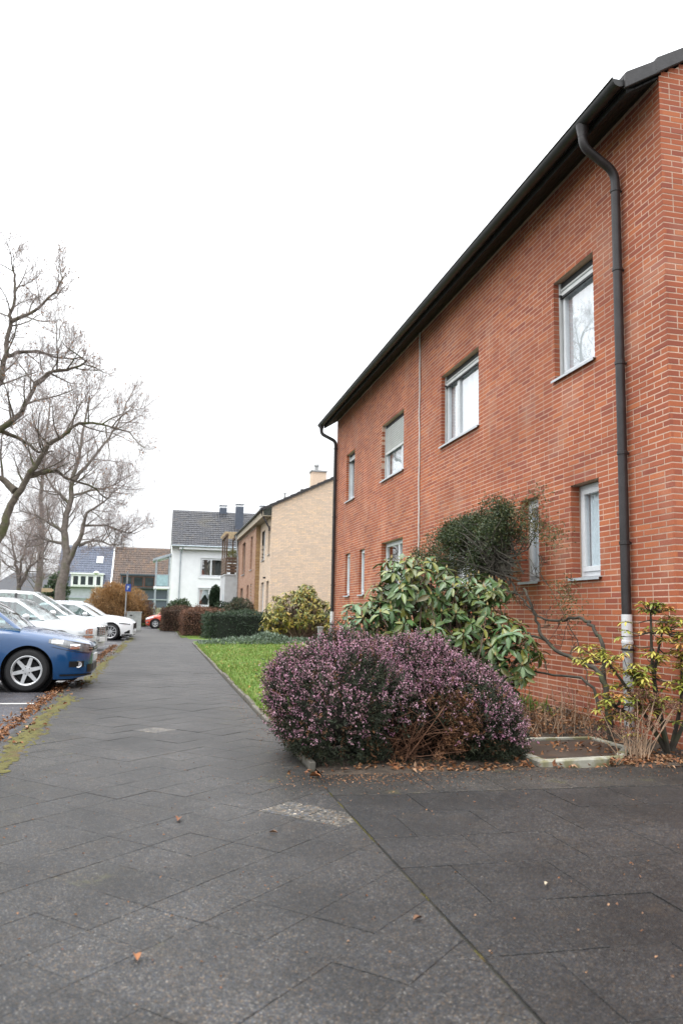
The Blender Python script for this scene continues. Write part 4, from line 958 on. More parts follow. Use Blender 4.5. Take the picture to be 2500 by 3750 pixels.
def make_car(name, label, loc, rz, sp, group='cars parked nose in along the pavement'):
    c = thing(name, label, 'car', loc, rz, group)
    L, W, rw_ = sp['L'], sp['W']/2, sp['rw']; ax = [-sp['fo'], -sp['fo']-sp['wb']]; ra = rw_ + sp.get('gap', .055)
    ztop = smooth_tab(sp['top']); body_m = PN[sp['paint']]
    def wid(x):
        q = -x; f_ = 1.0; n0 = sp.get('nose_w', .5); ln = sp.get('nose_l', .65)
        if q < ln: f_ = n0 + (1-n0)*math.sqrt(max(0, 1-((ln-q)/ln)**2.2))
        q = L + x; tl_ = .6
        if q < tl_: f_ = min(f_, .84 + .16*math.sqrt(max(0, 1-((tl_-q)/tl_)**2.2)))
        return W*f_
    def zlow(x):
        z = .19 + (.05*max(0, 1+x/.25) if x > -.25 else 0)
        for a_ in ax:
            d = abs(x-a_)
            if d < ra: z = max(z, rw_ + math.sqrt(ra*ra-d*d))
        return z
    belt = sp['belt']
    def sec(x):
        w_ = wid(x); zl_, zt = zlow(x), ztop(x); crown = sp.get('crown', .07)*min(1, .4+(-x)/.4 if x > -.24 else 1)
        zs = zt - crown; kf = [(0,.955),(.12,.975),(.3,.992),(.5,1.0),(.68,.995),(.82,.985),(.93,.968),(1,.935)]
        pts = []
        z00 = .19
        for t, f_ in kf:                            # heights are spread over what is left above the arch
            z = zl_ + t*(zs-zl_); g_ = (z-z00)/max(.05, zs-z00)
            pts.append((w_*float(np.interp(g_, [q[0] for q in kf], [q[1] for q in kf])), z))
        pts += [(w_*.885, zs+crown*.36), (w_*.78, zs+crown*.62), (w_*.55, zs+crown*.86), (w_*.28, zs+crown*.97), (0, zt)]
        return pts
    xs = set(np.round(np.linspace(0, -L, 46), 4)) | {-.02, -.05, -.09, -.14, -L+.03, -L+.08}
    for a_ in ax:
        for k in range(25): xs.add(round(a_ + ra*math.cos(math.pi*k/24), 4))
        xs.add(round(a_+ra+.004, 4)); xs.add(round(a_-ra-.004, 4))
    xs = sorted([x for x in xs if -L <= x <= 0], reverse=True)
    secs = [sec(x) for x in xs]; n = len(secs[0]); V = []; F = []
    for x, s_ in zip(xs, secs):
        V += [(x, -p[0], p[1]) for p in s_] + [(x, p[0], p[1]) for p in s_[-2::-1]]
    m = 2*n-1
    for i in range(len(xs)-1):
        for k in range(m-1): F.append((i*m+k, i*m+k+1, (i+1)*m+k+1, (i+1)*m+k))
    F.append(tuple(range(m))); F.append(tuple(range((len(xs)-1)*m, len(xs)*m))[::-1])
    body = np_mesh('body', np.array(V), F, body_m, c, smooth=True, sharp=50, world=False)
    body.data.materials.append(MT['trim'])
    def ysurf(x, z):
        s_ = sec(x); zz_ = [p[1] for p in s_[:9]]; return float(np.interp(z, zz_, [p[0] for p in s_[:9]]))
    def patch(nm, x0, x1, zlo, zhi, m_, parent=None, off=.007, nx=14, nz=6, sides=(-1, 1), thick=.012):
        for sd_ in sides:
            V = []; F = []; xs_ = np.linspace(x0, x1, nx)
            for x in xs_:
                for k in range(nz):
                    z = zlo(x) + (zhi(x)-zlo(x))*k/(nz-1); V.append((x + off*.4*max(0, 1+x/.3), sd_*(ysurf(x, z)+off), z))
            for i in range(nx-1):
                for k in range(nz-1): F.append((i*nz+k, i*nz+k+1, (i+1)*nz+k+1, (i+1)*nz+k))
            np_mesh(nm, np.array(V), F, m_, parent or body, smooth=True, world=False)
    cst = lambda v: (lambda x: v)
    # dark underside and wheel wells
    b = MB(); b.box(-L+.25, -.22, -W+.24, W-.24, .16, .55)
    for a_ in ax:
        for sd_ in (-1, 1): b.lathe([(0, sd_*(W-.25)), (ra+.01, sd_*(W-.25)), (ra+.01, sd_*(W-.03))], 28, (a_, 0, rw_))
    b.build('underbody', MT['car_dark'], c, world=False)
    for i, a_ in enumerate(ax):
        for sd_ in (-1, 1): wheel(c, a_, sd_*(W-.115), rw_, sp['rim'], sp['spokes'], sd_, sp.get('sw', .05), sp.get('twin', False))
    # greenhouse
    zr, a0, a1, c1, c0 = sp['H'], sp['a0'], sp['a1'], sp['c1'], sp['c0']; wb_, wr_ = W*.885, W*.66
    def gtop(x):
        if x > a1: t = (x-a1)/(a0-a1); base = ztop(a0)-.02; return zr-.035 + (base-zr+.035)*(t**1.12)
        if x < c1: t = (x-c1)/(c0-c1); base = ztop(c0)-.02; return zr-.05 + (base-zr+.05)*(t**1.2)
        u = (x-c1)/(a1-c1); return zr - .05*(1-u) - .035*u + .05*math.sin(math.pi*u)**.8
    gx = sorted(set(list(np.linspace(a0, a1, 10)) + list(np.linspace(a1, c1, 16)) + list(np.linspace(c1, c0, 10))), reverse=True)
    def gsec(x):
        zt = gtop(x); zb_ = min(belt(x) if callable(belt) else belt, zt-.002)
        fw_ = lambda z: wb_ + (wr_-wb_)*max(0, (z-zb_)/(zr-zb_+1e-6))**1.15
        h = .075 if c1 < x < a1 else .055
        z1 = max(zb_+.001, zt-h)
        return [(fw_(zb_), zb_), (fw_(z1), z1), (fw_(zt)-.004, zt-.016), (fw_(zt)*.90, zt), (fw_(zt)*.45, zt+.018), (0, zt+.024)]
    G = [gsec(x) for x in gx]
    def strip(nm, ks, xsel, m_, off=0.0, sides=(-1, 1)):
        V = []; F = []
        idx = [i for i, x in enumerate(gx) if xsel(x)]
        for sd_ in sides:
            b0 = len(V)
            for i in idx:
                for k in ks: V.append((gx[i], sd_*(G[i][k][0]+off), G[i][k][1]+off*.5))
            q = len(ks)
            for i in range(len(idx)-1):
                for k in range(q-1): F.append((b0+i*q+k, b0+i*q+k+1, b0+(i+1)*q+k+1, b0+(i+1)*q+k))
        return np_mesh(nm, np.array(V), F, m_, c, smooth=True, sharp=60, world=False)
    e_ = 1e-6
    for sd_ in (-1, 1):
        strip('roof_frame', [1, 2, 3], lambda x: True, body_m, 0.0, (sd_,)); strip('side_window', [0, 1], lambda x: x > sp['cq'], MT['car_glass'], 0.0, (sd_,)); strip('rear_pillar', [0, 1], lambda x: x <= sp['cq']+.12, body_m, 0.0, (sd_,))
    strip('roof', [3, 4, 5], lambda x: c1-e_ <= x <= a1+e_, PN[sp.get('roofp', sp['paint'])], .001)
    strip('windscreen', [3, 4, 5], lambda x: x >= a1-e_, MT['car_glass'])
    strip('rear_window', [3, 4, 5], lambda x: x <= c1+e_, MT['car_glass'])
    if sp.get('rails'):
        for sd_ in (-1, 1):
            b = MB(); b.tube([(x, sd_*(wr_*.93), gtop(x)+.045) for x in np.linspace(a1-.25, c1+.1, 10)], .014, 6); b.build('roof_rail', MT['chrome'], c, smooth=True, world=False)
    for xb in sp['bp']:                             # window pillars
        for sd_ in (-1, 1):
            b = MB(); s0 = gsec(xb); s1 = gsec(xb-.02)
            b.add([(xb+.035, sd_*(s0[0][0]+.004), s0[0][1]), (xb-.035, sd_*(s0[0][0]+.004), s0[0][1]), (xb-.055, sd_*(s1[1][0]+.004), s1[1][1]+.01), (xb+.015, sd_*(s0[1][0]+.004), s0[1][1]+.01)], [(0,1,2,3)])
            b.build('window_pillar', MT['trim'], c, world=False)
    # simple cabin: seats, dashboard, wheel
    b = MB(); zb_ = belt(a1) if callable(belt) else belt
    b.prism([(a0-.25, zb_-.25), (a0-.25, zb_+.02), (a1+.1, zb_+.05), (a1-.1, zb_-.02), (a1-.1, zb_-.3)], 1, -W+.2, W-.2)
    for sx in (a1-.75, a1-1.6):
        if sx-.2 < c1-.3: continue
        for yy_ in (-.36, .36):
            b.prism([(sx, zb_-.4), (sx+.12, zb_-.4), (sx-.02, zb_+.22), (sx-.12, zb_+.22)], 1, yy_-.22, yy_+.22); b.prism([(sx-.12, zb_+.24), (sx-.03, zb_+.24), (sx-.06, zb_+.42), (sx-.13, zb_+.42)], 1, yy_-.12, yy_+.12)
    b.build('seats', MT['seat'], c, bevel=.02, world=False)
    # mirrors
    for sd_ in (-1, 1):
        b = MB(); mxx = a0-.42; s0 = gsec(mxx); y_ = sd_*(wb_+.03)
        bm_ = bmesh.new(); bmesh.ops.create_uvsphere(bm_, u_segments=14, v_segments=10, radius=1)
        b.add([(v.co.x*.10+mxx, v.co.y*.085+y_+sd_*.07, v.co.z*.075+zb_+.075) for v in bm_.verts], [[v.index for v in f.verts] for f in bm_.faces]); bm_.free()
        b.tube([(mxx+.02, sd_*(wb_-.02), zb_), (mxx, y_+sd_*.05, zb_+.04)], .025, 6); b.build('mirror', PN[sp.get('mirror', sp['paint'])], c, smooth=True, sharp=50, world=False)
    # door gaps, handles, sill strip
    for xd in sp['doors']:
        x0 = xd; patch('door_gap', x0+.005, x0-.005, lambda x: max(zlow(x)+.02, .25), lambda x: ztop(x)-.075, MT['trim'], off=.002, nx=2)
    for xd in sp['doors'][1:]: patch('door_handle', xd+.22, xd+.06, cst(ztop(xd)-.19), cst(ztop(xd)-.155), body_m, off=.03, nx=5, nz=3)
    if sp.get('strip'): patch('side_strip', ax[0]-ra-.05, ax[1]+ra+.05, cst(.50), cst(.55), MT['trim'], off=.012)
    # nose
    if 'lamp' in sp:
        x0, x1, lo, hi = sp['lamp']; patch('headlight', x0, x1, lo, hi, MT[sp.get('lampm', 'lamp_glass')], off=.006, nx=20, nz=8)
        if 'lamp2' in sp:
            for (q0, q1, l2, h2, mm_) in sp['lamp2']: patch('headlight_reflector', q0, q1, l2, h2, MT[mm_], off=.010, nx=8, nz=5)
    nw = wid(0)
    for (nm, y0, y1, z0, z1, t, mm_) in sp.get('front', []):
        b = MB(); b.box(-.03, t, y0, y1, z0, z1); b.build(nm, MT[mm_] if mm_ in MT else PN[mm_], body, bevel=min(.006, t/3), world=False)
    for (nm, x0, x1, lo, hi, mm_, off) in sp.get('patches', []): patch(nm, x0, x1, lo, hi, MT[mm_] if mm_ in MT else PN[mm_], off=off, nx=14, nz=5)
    for (x, z, rr) in sp.get('fog', []):
        for sd_ in (-1, 1):
            b = MB(); y_ = sd_*(ysurf(x, z)+.006); b.lathe([(0, 0), (rr*.72, 0), (rr*.75, sd_*.012), (rr, sd_*.014), (rr, -sd_*.02)], 18, (x, y_, z)); b.build('fog_lamp', MT['chrome'], body, smooth=True, sharp=40, world=False)
    # tail
    for sd_ in (-1, 1):
        b = MB(); b.box(-L-.012, -L+.03, sd_*W*.62-.12, sd_*W*.62+.12, ztop(-L)-.22, ztop(-L)-.06); b.build('tail_light', MT['tail'], c, world=False)
    return c
C_ = lambda v: (lambda x: v)
# blue hatchback: front wheel with six spokes
golf = dict(L=4.20, W=1.79, H=1.48, rw=.316, gap=.05, fo=.88, wb=2.58, rim=.222, spokes=6, sw=.062, paint='blue', belt=.93, crown=.10, nose_w=.44, nose_l=.72,
    top=[(0,.655),(-.04,.70),(-.12,.745),(-.3,.805),(-.6,.875),(-.95,.93),(-1.2,.965),(-2.2,.965),(-3.4,.98),(-4.0,.97),(-4.2,.93)],
    a0=-1.02, a1=-1.78, c1=-3.45, c0=-4.08, cq=-3.35, bp=[-2.30], doors=[-1.28,-2.36,-3.2],
    lamp=(-.035,-.60, lambda x: .565+.16*(-x/.6)**1.2, lambda x: .675+.125*(-x/.6)**.75-.02*(x < -.55)), lampm='lamp_dark',
    lamp2=[(-.40,-.56, lambda x: .70+.02*(-x-.4)/.16, lambda x: .765, 'lamp_glass'), (-.17,-.30, C_(.63), lambda x: .70, 'chrome')],
    front=[('grille', -.39,.39,.60,.655,.010,'trim'), ('grille_bar', -.38,.38,.625,.634,.016,'chrome'), ('number_plate', -.26,.26,.43,.54,.022,'plate'), ('lower_grille', -.38,.38,.28,.40,.008,'trim')],
    patches=[('grille', -.002,-.05, C_(.60), C_(.655), 'trim', .006), ('grille_bar', -.002,-.05, C_(.625), C_(.634), 'chrome', .010), ('lower_grille', -.002,-.06, C_(.28), C_(.40), 'trim', .006), ('bumper_edge', -.01,-.55, lambda x: .555+.12*(-x/.6)**1.3, lambda x: .562+.12*(-x/.6)**1.3, 'trim', .004), ('spoiler_lip', -.01,-.42, C_(.235), C_(.262), 'trim', .02), ('fog_recess', -.10,-.30, C_(.365), C_(.45), 'trim', .004)], fog=[(-.17,.405,.05)], strip=False)
make_car('parked_car', 'blue hatchback with silver six spoke wheel nearest the pavement', (-1.00, 13.35, -.04), R(0), golf)
# silver white saloon with large glassy headlamp and square grille
merc = dict(L=4.80, W=1.80, H=1.46, rw=.315, fo=.82, wb=2.83, rim=.205, spokes=10, sw=.035, paint='silver', belt=.93, crown=.09, nose_w=.56, nose_l=.5,
    top=[(0,.72),(-.03,.775),(-.12,.81),(-.4,.86),(-.9,.92),(-1.3,.955),(-2.2,.965),(-3.6,.985),(-4.4,.97),(-4.8,.90)],
    a0=-1.25, a1=-2.02, c1=-3.30, c0=-4.05, cq=-3.65, bp=[-2.62], doors=[-1.55,-2.62,-3.6],
    lamp=(-.02,-.36, lambda x: .565+.05*(-x/.36), lambda x: .755+.02*(-x/.3)-.10*max(0,(-x-.25)/.11)**2),
    lamp2=[(-.05,-.19, C_(.60), C_(.73), 'chrome'), (-.22,-.31, C_(.62), C_(.72), 'lamp_glass')],
    front=[('grille', -.36,.36,.55,.775,.035,'trim')]+[('grille_bar', -.36,.36,.575+k*.045,.588+k*.045,.045,'chrome') for k in range(5)]+[('grille_bar', -.008+k*.24,.008+k*.24,.55,.775,.047,'chrome') for k in (-1,0,1)]+[('number_plate', -.26,.26,.38,.49,.06,'plate'), ('bumper_bar', -.48,.48,.44,.53,.03,'silver')],
    patches=[('bumper_strip', -.01,-.75, C_(.50), C_(.545), 'chrome', .016), ('bumper_seam', -.0,-.5, C_(.553), C_(.562), 'trim', .004)], strip=True)
make_car('parked_car', 'silver white saloon with big clear headlamp and square grille', (-1.52, 21.9, -.04), R(-9), merc)
# white estate behind it with a tall roof
mpv = dict(L=4.6, W=1.84, H=1.72, rw=.33, fo=.90, wb=2.75, rim=.21, spokes=8, sw=.04, paint='white', belt=1.02, crown=.09,
    top=[(0,.74),(-.05,.81),(-.2,.89),(-.6,.98),(-.95,1.04),(-1.3,1.06),(-3.0,1.07),(-4.3,1.06),(-4.6,1.0)],
    a0=-.98, a1=-2.05, c1=-4.1, c0=-4.5, cq=-4.0, bp=[-2.5,-3.5], doors=[-1.4,-2.5,-3.5], rails=False,
    lamp=(-.03,-.5, lambda x: .66+.08*(-x/.5), lambda x: .78+.10*(-x/.5)), front=[('grille', -.4,.4,.58,.72,.02,'trim')])
make_car('parked_car', 'tall white people carrier parked behind the silver saloon', (-1.62, 25.3, -.04), R(-4), mpv)
# white saloon with multi spoke wheel
bmw = dict(L=4.95, W=1.87, H=1.47, rw=.335, fo=.84, wb=2.97, rim=.245, spokes=10, sw=.017, twin=True, paint='white', belt=.95, crown=.09, nose_w=.50, nose_l=.65,
    top=[(0,.70),(-.04,.745),(-.14,.78),(-.4,.835),(-.9,.91),(-1.35,.96),(-2.3,.985),(-3.8,1.0),(-4.5,.98),(-4.95,.92)],
    a0=-1.42, a1=-2.3, c1=-3.5, c0=-4.45, cq=-4.0, bp=[-2.95], doors=[-1.62,-2.95,-3.95], mirror='white',
    lamp=(-.10,-.52, lambda x: .61+.05*(-x/.5), lambda x: .665+.05*(-x/.5)), lampm='lamp_dark',
    front=[('kidney_grille', .04,.42,.46,.70,.03,'trim'), ('kidney_grille', -.42,-.04,.46,.70,.03,'trim'), ('grille_rim', .03,.43,.695,.71,.035,'chrome'), ('grille_rim', -.43,-.03,.695,.71,.035,'chrome'), ('number_plate', -.26,.26,.36,.46,.04,'plate')],
    patches=[('air_intake', -.10,-.30, lambda x: .28, lambda x: .42-.10*max(0,(-x-.14)/.16), 'trim', .006), ('lower_lip', -.02,-.4, C_(.20), C_(.25), 'trim', .006)])
make_car('parked_car', 'white saloon with many spoke wheel facing the pavement', (-1.02, 33.6, -.04), R(-4), bmw)
grey = dict(bmw, paint='grey', H=1.50, L=4.7, rim=.22, spokes=8, twin=False, sw=.04, rails=True, c1=-3.9, c0=-4.5, cq=-4.2, a0=-1.25, a1=-2.1,
    top=[(0,.72),(-.04,.77),(-.14,.82),(-.4,.89),(-.9,.96),(-1.35,1.0),(-2.3,1.0),(-3.8,1.0),(-4.4,.98),(-4.7,.92)], mirror='grey')
make_car('parked_car', 'silver estate with roof rails half hidden behind the white saloon', (-1.15, 36.9, -.04), R(-3), grey)
small = dict(golf, paint='orange', rim=.19, spokes=5, L=3.7, W=1.66, wb=2.4, fo=.72, a0=-.8, a1=-1.5, c1=-3.1, c0=-3.6, cq=-2.9, doors=[-1.1,-2.1], bp=[-2.05],
    top=[(0,.64),(-.05,.70),(-.14,.76),(-.35,.84),(-.6,.90),(-.9,.95),(-2.0,.96),(-3.2,.98),(-3.55,.95),(-3.7,.9)], lampm='lamp_glass', mirror='orange')
make_car('parked_car', 'orange red small car poking out past the brown hedge', (-.93, 55.2, -.04), R(172), small, 'small cars by the white house')
make_car('parked_car', 'red car whose roof shows above the brown hedge', (5.6, 58.5, -.04), R(5), dict(small, mirror='orange'), 'small cars by the white house')
make_car('parked_car', 'lime green car behind the orange red small car', (-.9, 60.6, -.04), R(176), dict(small, paint='lime', mirror='lime', H=1.58), 'small cars by the white house')

# ------------------------------------------------------------------ bare trees
def spline(pts, k=4):
    P = [Vector(p) for p in pts]; out = []
    for i in range(len(P)-1):
        p0, p1, p2, p3 = P[max(i-1,0)], P[i], P[i+1], P[min(i+2,len(P)-1)]
        for t in range(k):
            t /= k; out.append(.5*((2*p1)+(p2-p0)*t+(2*p0-5*p1+4*p2-p3)*t*t+(3*p1-p0-3*p2+p3)*t**3))
    return out + [P[-1]]

class Tree:
    def __init__(s, seed): s.r = random.Random(seed); s.limb = MB(); s.twig = MB(); s.tips = []
    def limb_path(s, pts, r0, r1, wob=.03, n=10):
        P = spline(pts); m = len(P); P = [P[0]] + [p + Vector((s.r.gauss(0,wob), s.r.gauss(0,wob), s.r.gauss(0,wob)*.6)) for p in P[1:-1]] + [P[-1]]
        s.limb.tube(P, [(r0+(r1-r0)*(i/(m-1))**.7)*.86 for i in range(m)], n); return P
    def branch(s, p, d, L, r_, lvl, up_=.12):
        rr = s.r; n = 5 if lvl < 2 else 4; P = [Vector(p)]; d = d.normalized(); seg = L/n
        for i in range(n):
            k = .15 if lvl < 2 else .12
            d = (d + Vector((rr.gauss(0,k), rr.gauss(0,k), rr.gauss(0,k)+up_*(1 if lvl else .6)))).normalized(); P.append(P[-1]+d*seg)
        rad = [max(.003, r_*(1-.8*i/n)) for i in range(n+1)]
        (s.limb if lvl == 0 else s.twig).tube(P, rad, 6 if lvl == 0 else (4 if lvl == 1 else 3), cap=False)
        if lvl >= 3: s.tips.append(P[-1]); return
        cnt = {0: s.c[0], 1: s.c[1], 2: s.c[2]}[lvl]
        for i in range(cnt):
            t = .18 + .82*(i+rr.random())/cnt; q = min(int(t*n), n-1); f_ = t*n-q; base = P[q].lerp(P[q+1], f_)
            ax = (P[q+1]-P[q]).normalized(); side = ax.cross(Vector((rr.gauss(0,1), rr.gauss(0,1), rr.gauss(0,1)))).normalized(); a_ = R(rr.uniform(28, 62))
            s.branch(base, ax*math.cos(a_)+side*math.sin(a_), L*rr.uniform(.42,.72)*(1.15-.45*t), rad[q]*.5, lvl+1, up_)
    def sprout(s, P, r_, n, L, lo=.25, up_=.12):
        m = len(P)
        for i in range(n):
            t = lo + (1-lo)*(i+s.r.random())/n; q = min(int(t*(m-1)), m-2); base = P[q].lerp(P[q+1], t*(m-1)-q); ax = (P[q+1]-P[q]).normalized()
            side = ax.cross(Vector((s.r.gauss(0,1), s.r.gauss(0,1), s.r.gauss(0,1)))).normalized(); a_ = R(s.r.uniform(35, 75))
            s.branch(base, ax*math.cos(a_)+side*math.sin(a_), L*s.r.uniform(.6,1.2)*(1.1-.4*t), r_*(1.0-.5*t), 0, up_)
    def build(s, name, label, base, leaf_n=400, seed=0, bark='bark'):
        t = thing(name, label, 'tree', base, 0, 'bare trees along the parking lot')
        s.limb.build('trunk', MT[bark], t, smooth=True, sharp=80)
        V = np.array(s.twig.v); cr = np_mesh('crown', V, s.twig.f, MT['twig'], t); cr['kind'] = 'stuff'
        if leaf_n:
            rg_ = np.random.default_rng(seed); idx = rg_.integers(0, len(V), leaf_n); P = V[idx]+rg_.normal(0,.02,(leaf_n,3))
            leaf_obj('last_leaves', rg_, P, rdir(rg_,leaf_n,-1), rdir(rg_,leaf_n), .035+.05*rg_.random(leaf_n), .03+.03*rg_.random(leaf_n), MT['bud'], t)
        return t
def dy(pts, amp, ph=0): return [(x, y+amp*math.sin(i*1.1+ph), z) for i, (x, y, z) in enumerate(pts)]

T = Tree(3); T.c = (7, 6, 4)
T.limb_path([(-5.15,25.9,-.1),(-5.10,25.85,.6),(-5.05,25.8,2.2),(-5.12,25.74,3.2)], .35, .23, .02, 14)
A = T.limb_path([(-5.12,25.74,3.0),(-4.81,25.68,3.6),(-4.67,25.65,4.19),(-4.42,25.59,4.75),(-4.17,25.5,5.21),(-3.83,25.3,5.75),(-3.60,25.2,6.18),(-3.12,25.1,6.52),(-2.82,25.0,6.83),(-2.19,24.8,6.86),(-1.73,24.7,6.75),(-1.2,24.5,6.6)], .18, .02, .02, 12); T.sprout(A, .045, 15, 1.9, .3)
P = T.limb_path([(-4.23,25.55,5.21),(-3.80,25.7,5.38),(-3.43,25.9,5.49),(-3.10,26.0,5.30),(-2.33,26.2,5.09),(-2.0,26.3,4.80)], .11, .02, .03, 8); T.sprout(P, .035, 9, 1.4)
P = T.limb_path([(-4.55,25.62,4.75),(-5.05,25.9,5.13),(-5.6,26.1,5.5),(-6.4,26.4,6.2)], .15, .05, .03, 8); T.sprout(P, .05, 7, 1.8)
P = T.limb_path([(-5.15,25.8,3.0),(-5.9,25.9,4.4),(-5.75,25.88,5.89),(-5.16,25.76,6.65),(-4.54,25.62,7.25),(-4.32,25.5,7.80),(-3.79,25.3,8.46),(-3.08,25.1,8.61),(-2.63,25.0,8.92)], .20, .03, .03, 10); T.sprout(P, .05, 14, 2.0, .35)
P = T.limb_path([(-5.9,25.9,4.4),(-6.1,26.0,5.8),(-5.81,25.91,7.12),(-5.27,25.79,8.21),(-5.17,25.76,8.87),(-5.17,25.76,10.03),(-5.04,25.73,10.70),(-5.03,25.73,11.60),(-5.16,25.76,12.0)], .19, .025, .03, 10); T.sprout(P, .04, 14, 1.8, .35, .12)
P = T.limb_path([(-5.11,25.75,10.20),(-4.45,25.5,10.44),(-3.76,25.3,11.12),(-3.53,25.2,11.63)], .09, .02); T.sprout(P, .03, 8, 1.3, .2, .2)
P = T.limb_path([(-5.13,25.75,9.04),(-4.68,25.9,9.27),(-4.22,26.0,9.36),(-3.64,26.1,9.23),(-2.87,26.2,9.36)], .09, .02); T.sprout(P, .03, 9, 1.4, .2)
P = T.limb_path([(-5.16,25.76,6.65),(-4.6,26.2,6.5),(-4.1,26.5,6.2),(-3.7,26.8,6.3)], .09, .03); T.sprout(P, .03, 7, 1.3, .2)
T.build('bare_tree', 'large mossy bare tree leaning in from the left picture edge', (-5.15, 25.9, 0), 1500, 1)

T = Tree(8); T.c = (7, 6, 4)
tr = T.limb_path([(-5.42,44.3,-.1),(-5.30,44.25,.8),(-5.20,44.2,2.6),(-5.03,44.18,3.74),(-5.21,44.22,4.80),(-5.22,44.22,5.93),(-5.02,44.18,7.07),(-4.98,44.17,8.27),(-4.72,44.11,9.37),(-4.59,44.08,10.82),(-4.38,44.03,12.8)], .42, .045, .02, 12); T.sprout(tr, .055, 20, 2.7, .4, .15)
for pts, r_, n_, L_ in (([(-5.03,44.18,3.5),(-4.53,44.0,4.54),(-4.26,43.8,5.38),(-4.09,43.6,6.24),(-3.41,43.3,6.73),(-2.7,43.1,7.5)], .22, 12, 2.2),
        ([(-4.43,44.04,4.54),(-3.89,43.7,4.72),(-3.35,43.5,4.76),(-2.79,43.3,4.57),(-2.03,43.1,4.64)], .12, 11, 1.8), ([(-5.30,44.25,4.63),(-5.86,44.6,4.73),(-6.25,44.8,4.84),(-6.9,45,5.1)], .12, 9, 1.8),
        ([(-5.25,44.25,5.19),(-5.92,44.1,5.63),(-6.49,44.0,5.96),(-7.59,43.9,6.3)], .13, 11, 2.0), ([(-4.2,43.9,5.61),(-3.18,44.1,5.69),(-2.35,44.2,5.42),(-1.6,44.3,5.3)], .09, 11, 1.7),
        ([(-4.98,44.17,8.0),(-4.15,43.98,9.09),(-3.43,43.82,10.09),(-2.67,43.65,11.45),(-2.3,43.6,12.6)], .14, 13, 2.3), ([(-5.0,44.17,7.2),(-4.0,44.3,7.6),(-3.0,44.5,7.9),(-2.0,44.6,8.6)], .10, 11, 2.1), ([(-5.1,44.2,6.8),(-6.2,44.5,8.0),(-7.0,44.6,9.6)], .12, 11, 2.2)):
    P = T.limb_path(pts, r_, .025, .03, 8); T.sprout(P, .045, n_, L_, .2)
T.build('bare_tree', 'forked bare tree with mossy trunk in front of the blue roof', (-5.42, 44.3, 0), 1300, 2, 'bark_far')
T = Tree(12); T.c = (7, 5, 4)
tr = T.limb_path([(-7.9,55.1,-.1),(-7.95,55.1,2.0),(-7.97,55.09,4.59),(-8.0,55.1,6.67),(-8.18,55.14,8.78),(-8.15,55.13,10.91),(-8.09,55.12,13.06),(-8.0,55.1,15)], .36, .05, .03, 10); T.sprout(tr, .06, 30, 2.9, .25, .1)
T.build('bare_tree', 'straight bare tree standing between the leaning and the forked one', (-7.9, 55.1, 0), 1000, 3, 'bark_far')
T = Tree(15); T.c = (7, 6, 4)
for pts in ([(-8.46,51.1,-.1),(-8.46,51.1,1.9),(-8.45,51.1,2.71),(-8.39,51.08,3.99),(-8.23,51.05,4.95),(-7.8,50.95,6.3)], [(-8.43,51.09,2.5),(-7.84,50.96,3.68),(-7.2,50.89,4.3)], [(-8.46,51.1,2.0),(-8.62,51.14,3.28),(-8.87,51.19,4.30),(-9.2,51.19,5.8)]):
    P = T.limb_path(pts, .18, .04, .03, 8); T.sprout(P, .05, 11, 2.2, .3, .12)
T.build('bare_tree', 'small low forking bare tree behind the white cars', (-8.46, 51.1, 0), 700, 4, 'bark_far')
# more distant trees seen low through the first trunks
for i, (x, y, h, lb) in enumerate(((-14.5,66,9,'far slender bare tree at the left edge behind the trunks'), (-10.4,72,8,'far bare tree left of the blue roofed house'))):
    T = Tree(30+i); T.c = (6, 5, 4); P = T.limb_path([(x,y,-.1),(x+.1,y,h*.3),(x-.1,y,h*.6),(x+.1,y,h)], .22, .04); T.sprout(P, .06, 22, 3.0, .25, .1); T.build('bare_tree', lb, (x, y, 0), 500, 50+i, 'bark_far')

# ------------------------------------------------------------------ shrubs
MT['twig_br'] = mat('brown_twigs', (.10,.062,.04), .85, noise=(9,.3))
MT['stem_dark'] = mat('dark_stems', (.045,.038,.028), .85, noise=(12,.35), noise2=(5,.5,(.07,.085,.03),.55))
def shrub_stems(seed, base, tops, r0=.02, n=3, spread=.15):
    r_ = random.Random(seed); b = MB()
    for t in tops:
        p0 = Vector(base) + Vector((r_.gauss(0,spread*.4), r_.gauss(0,spread*.4), -.03)); p2 = Vector(t); mid = p0.lerp(p2, .5) + Vector((r_.gauss(0,spread), r_.gauss(0,spread), .05))
        P = spline([p0, mid, p2], 4); b.tube(P, [r0*(1-.7*i/(len(P)-1)) for i in range(len(P))], 5, cap=False)
    return b
# heather
MT['heath_leaf'] = mat('heather_needles', rough=.7, var=[(.020,.030,.014),(.030,.042,.018),(.014,.020,.011),(.045,.050,.02)], src='attr')
MT['heath_fl'] = mat('heather_flowers', rough=.6, var=[(.32,.125,.20),(.40,.18,.27),(.24,.10,.15),(.58,.35,.44),(.33,.17,.20),(.17,.09,.09),(.29,.13,.17)], src='attr')
MT['heath_dead'] = mat('dead_heather', rough=.85, var=[(.17,.075,.032),(.10,.05,.026),(.22,.10,.042),(.06,.04,.025)], src='attr')
he = thing('heather_bush', 'large mound of pink flowering heather with brown bare centre', 'shrub', (2.1, 6.75, 0))
ELL = [((1.53,6.72,.42),(.55,.60,.47)), ((2.0,6.92,.46),(.62,.5,.44)), ((2.46,6.84,.36),(.46,.5,.38)), ((2.68,6.6,.31),(.35,.46,.32)), ((2.12,6.7,.26),(.72,.50,.32))]
r_ = np.random.default_rng(77); Ps = []; Ns = []
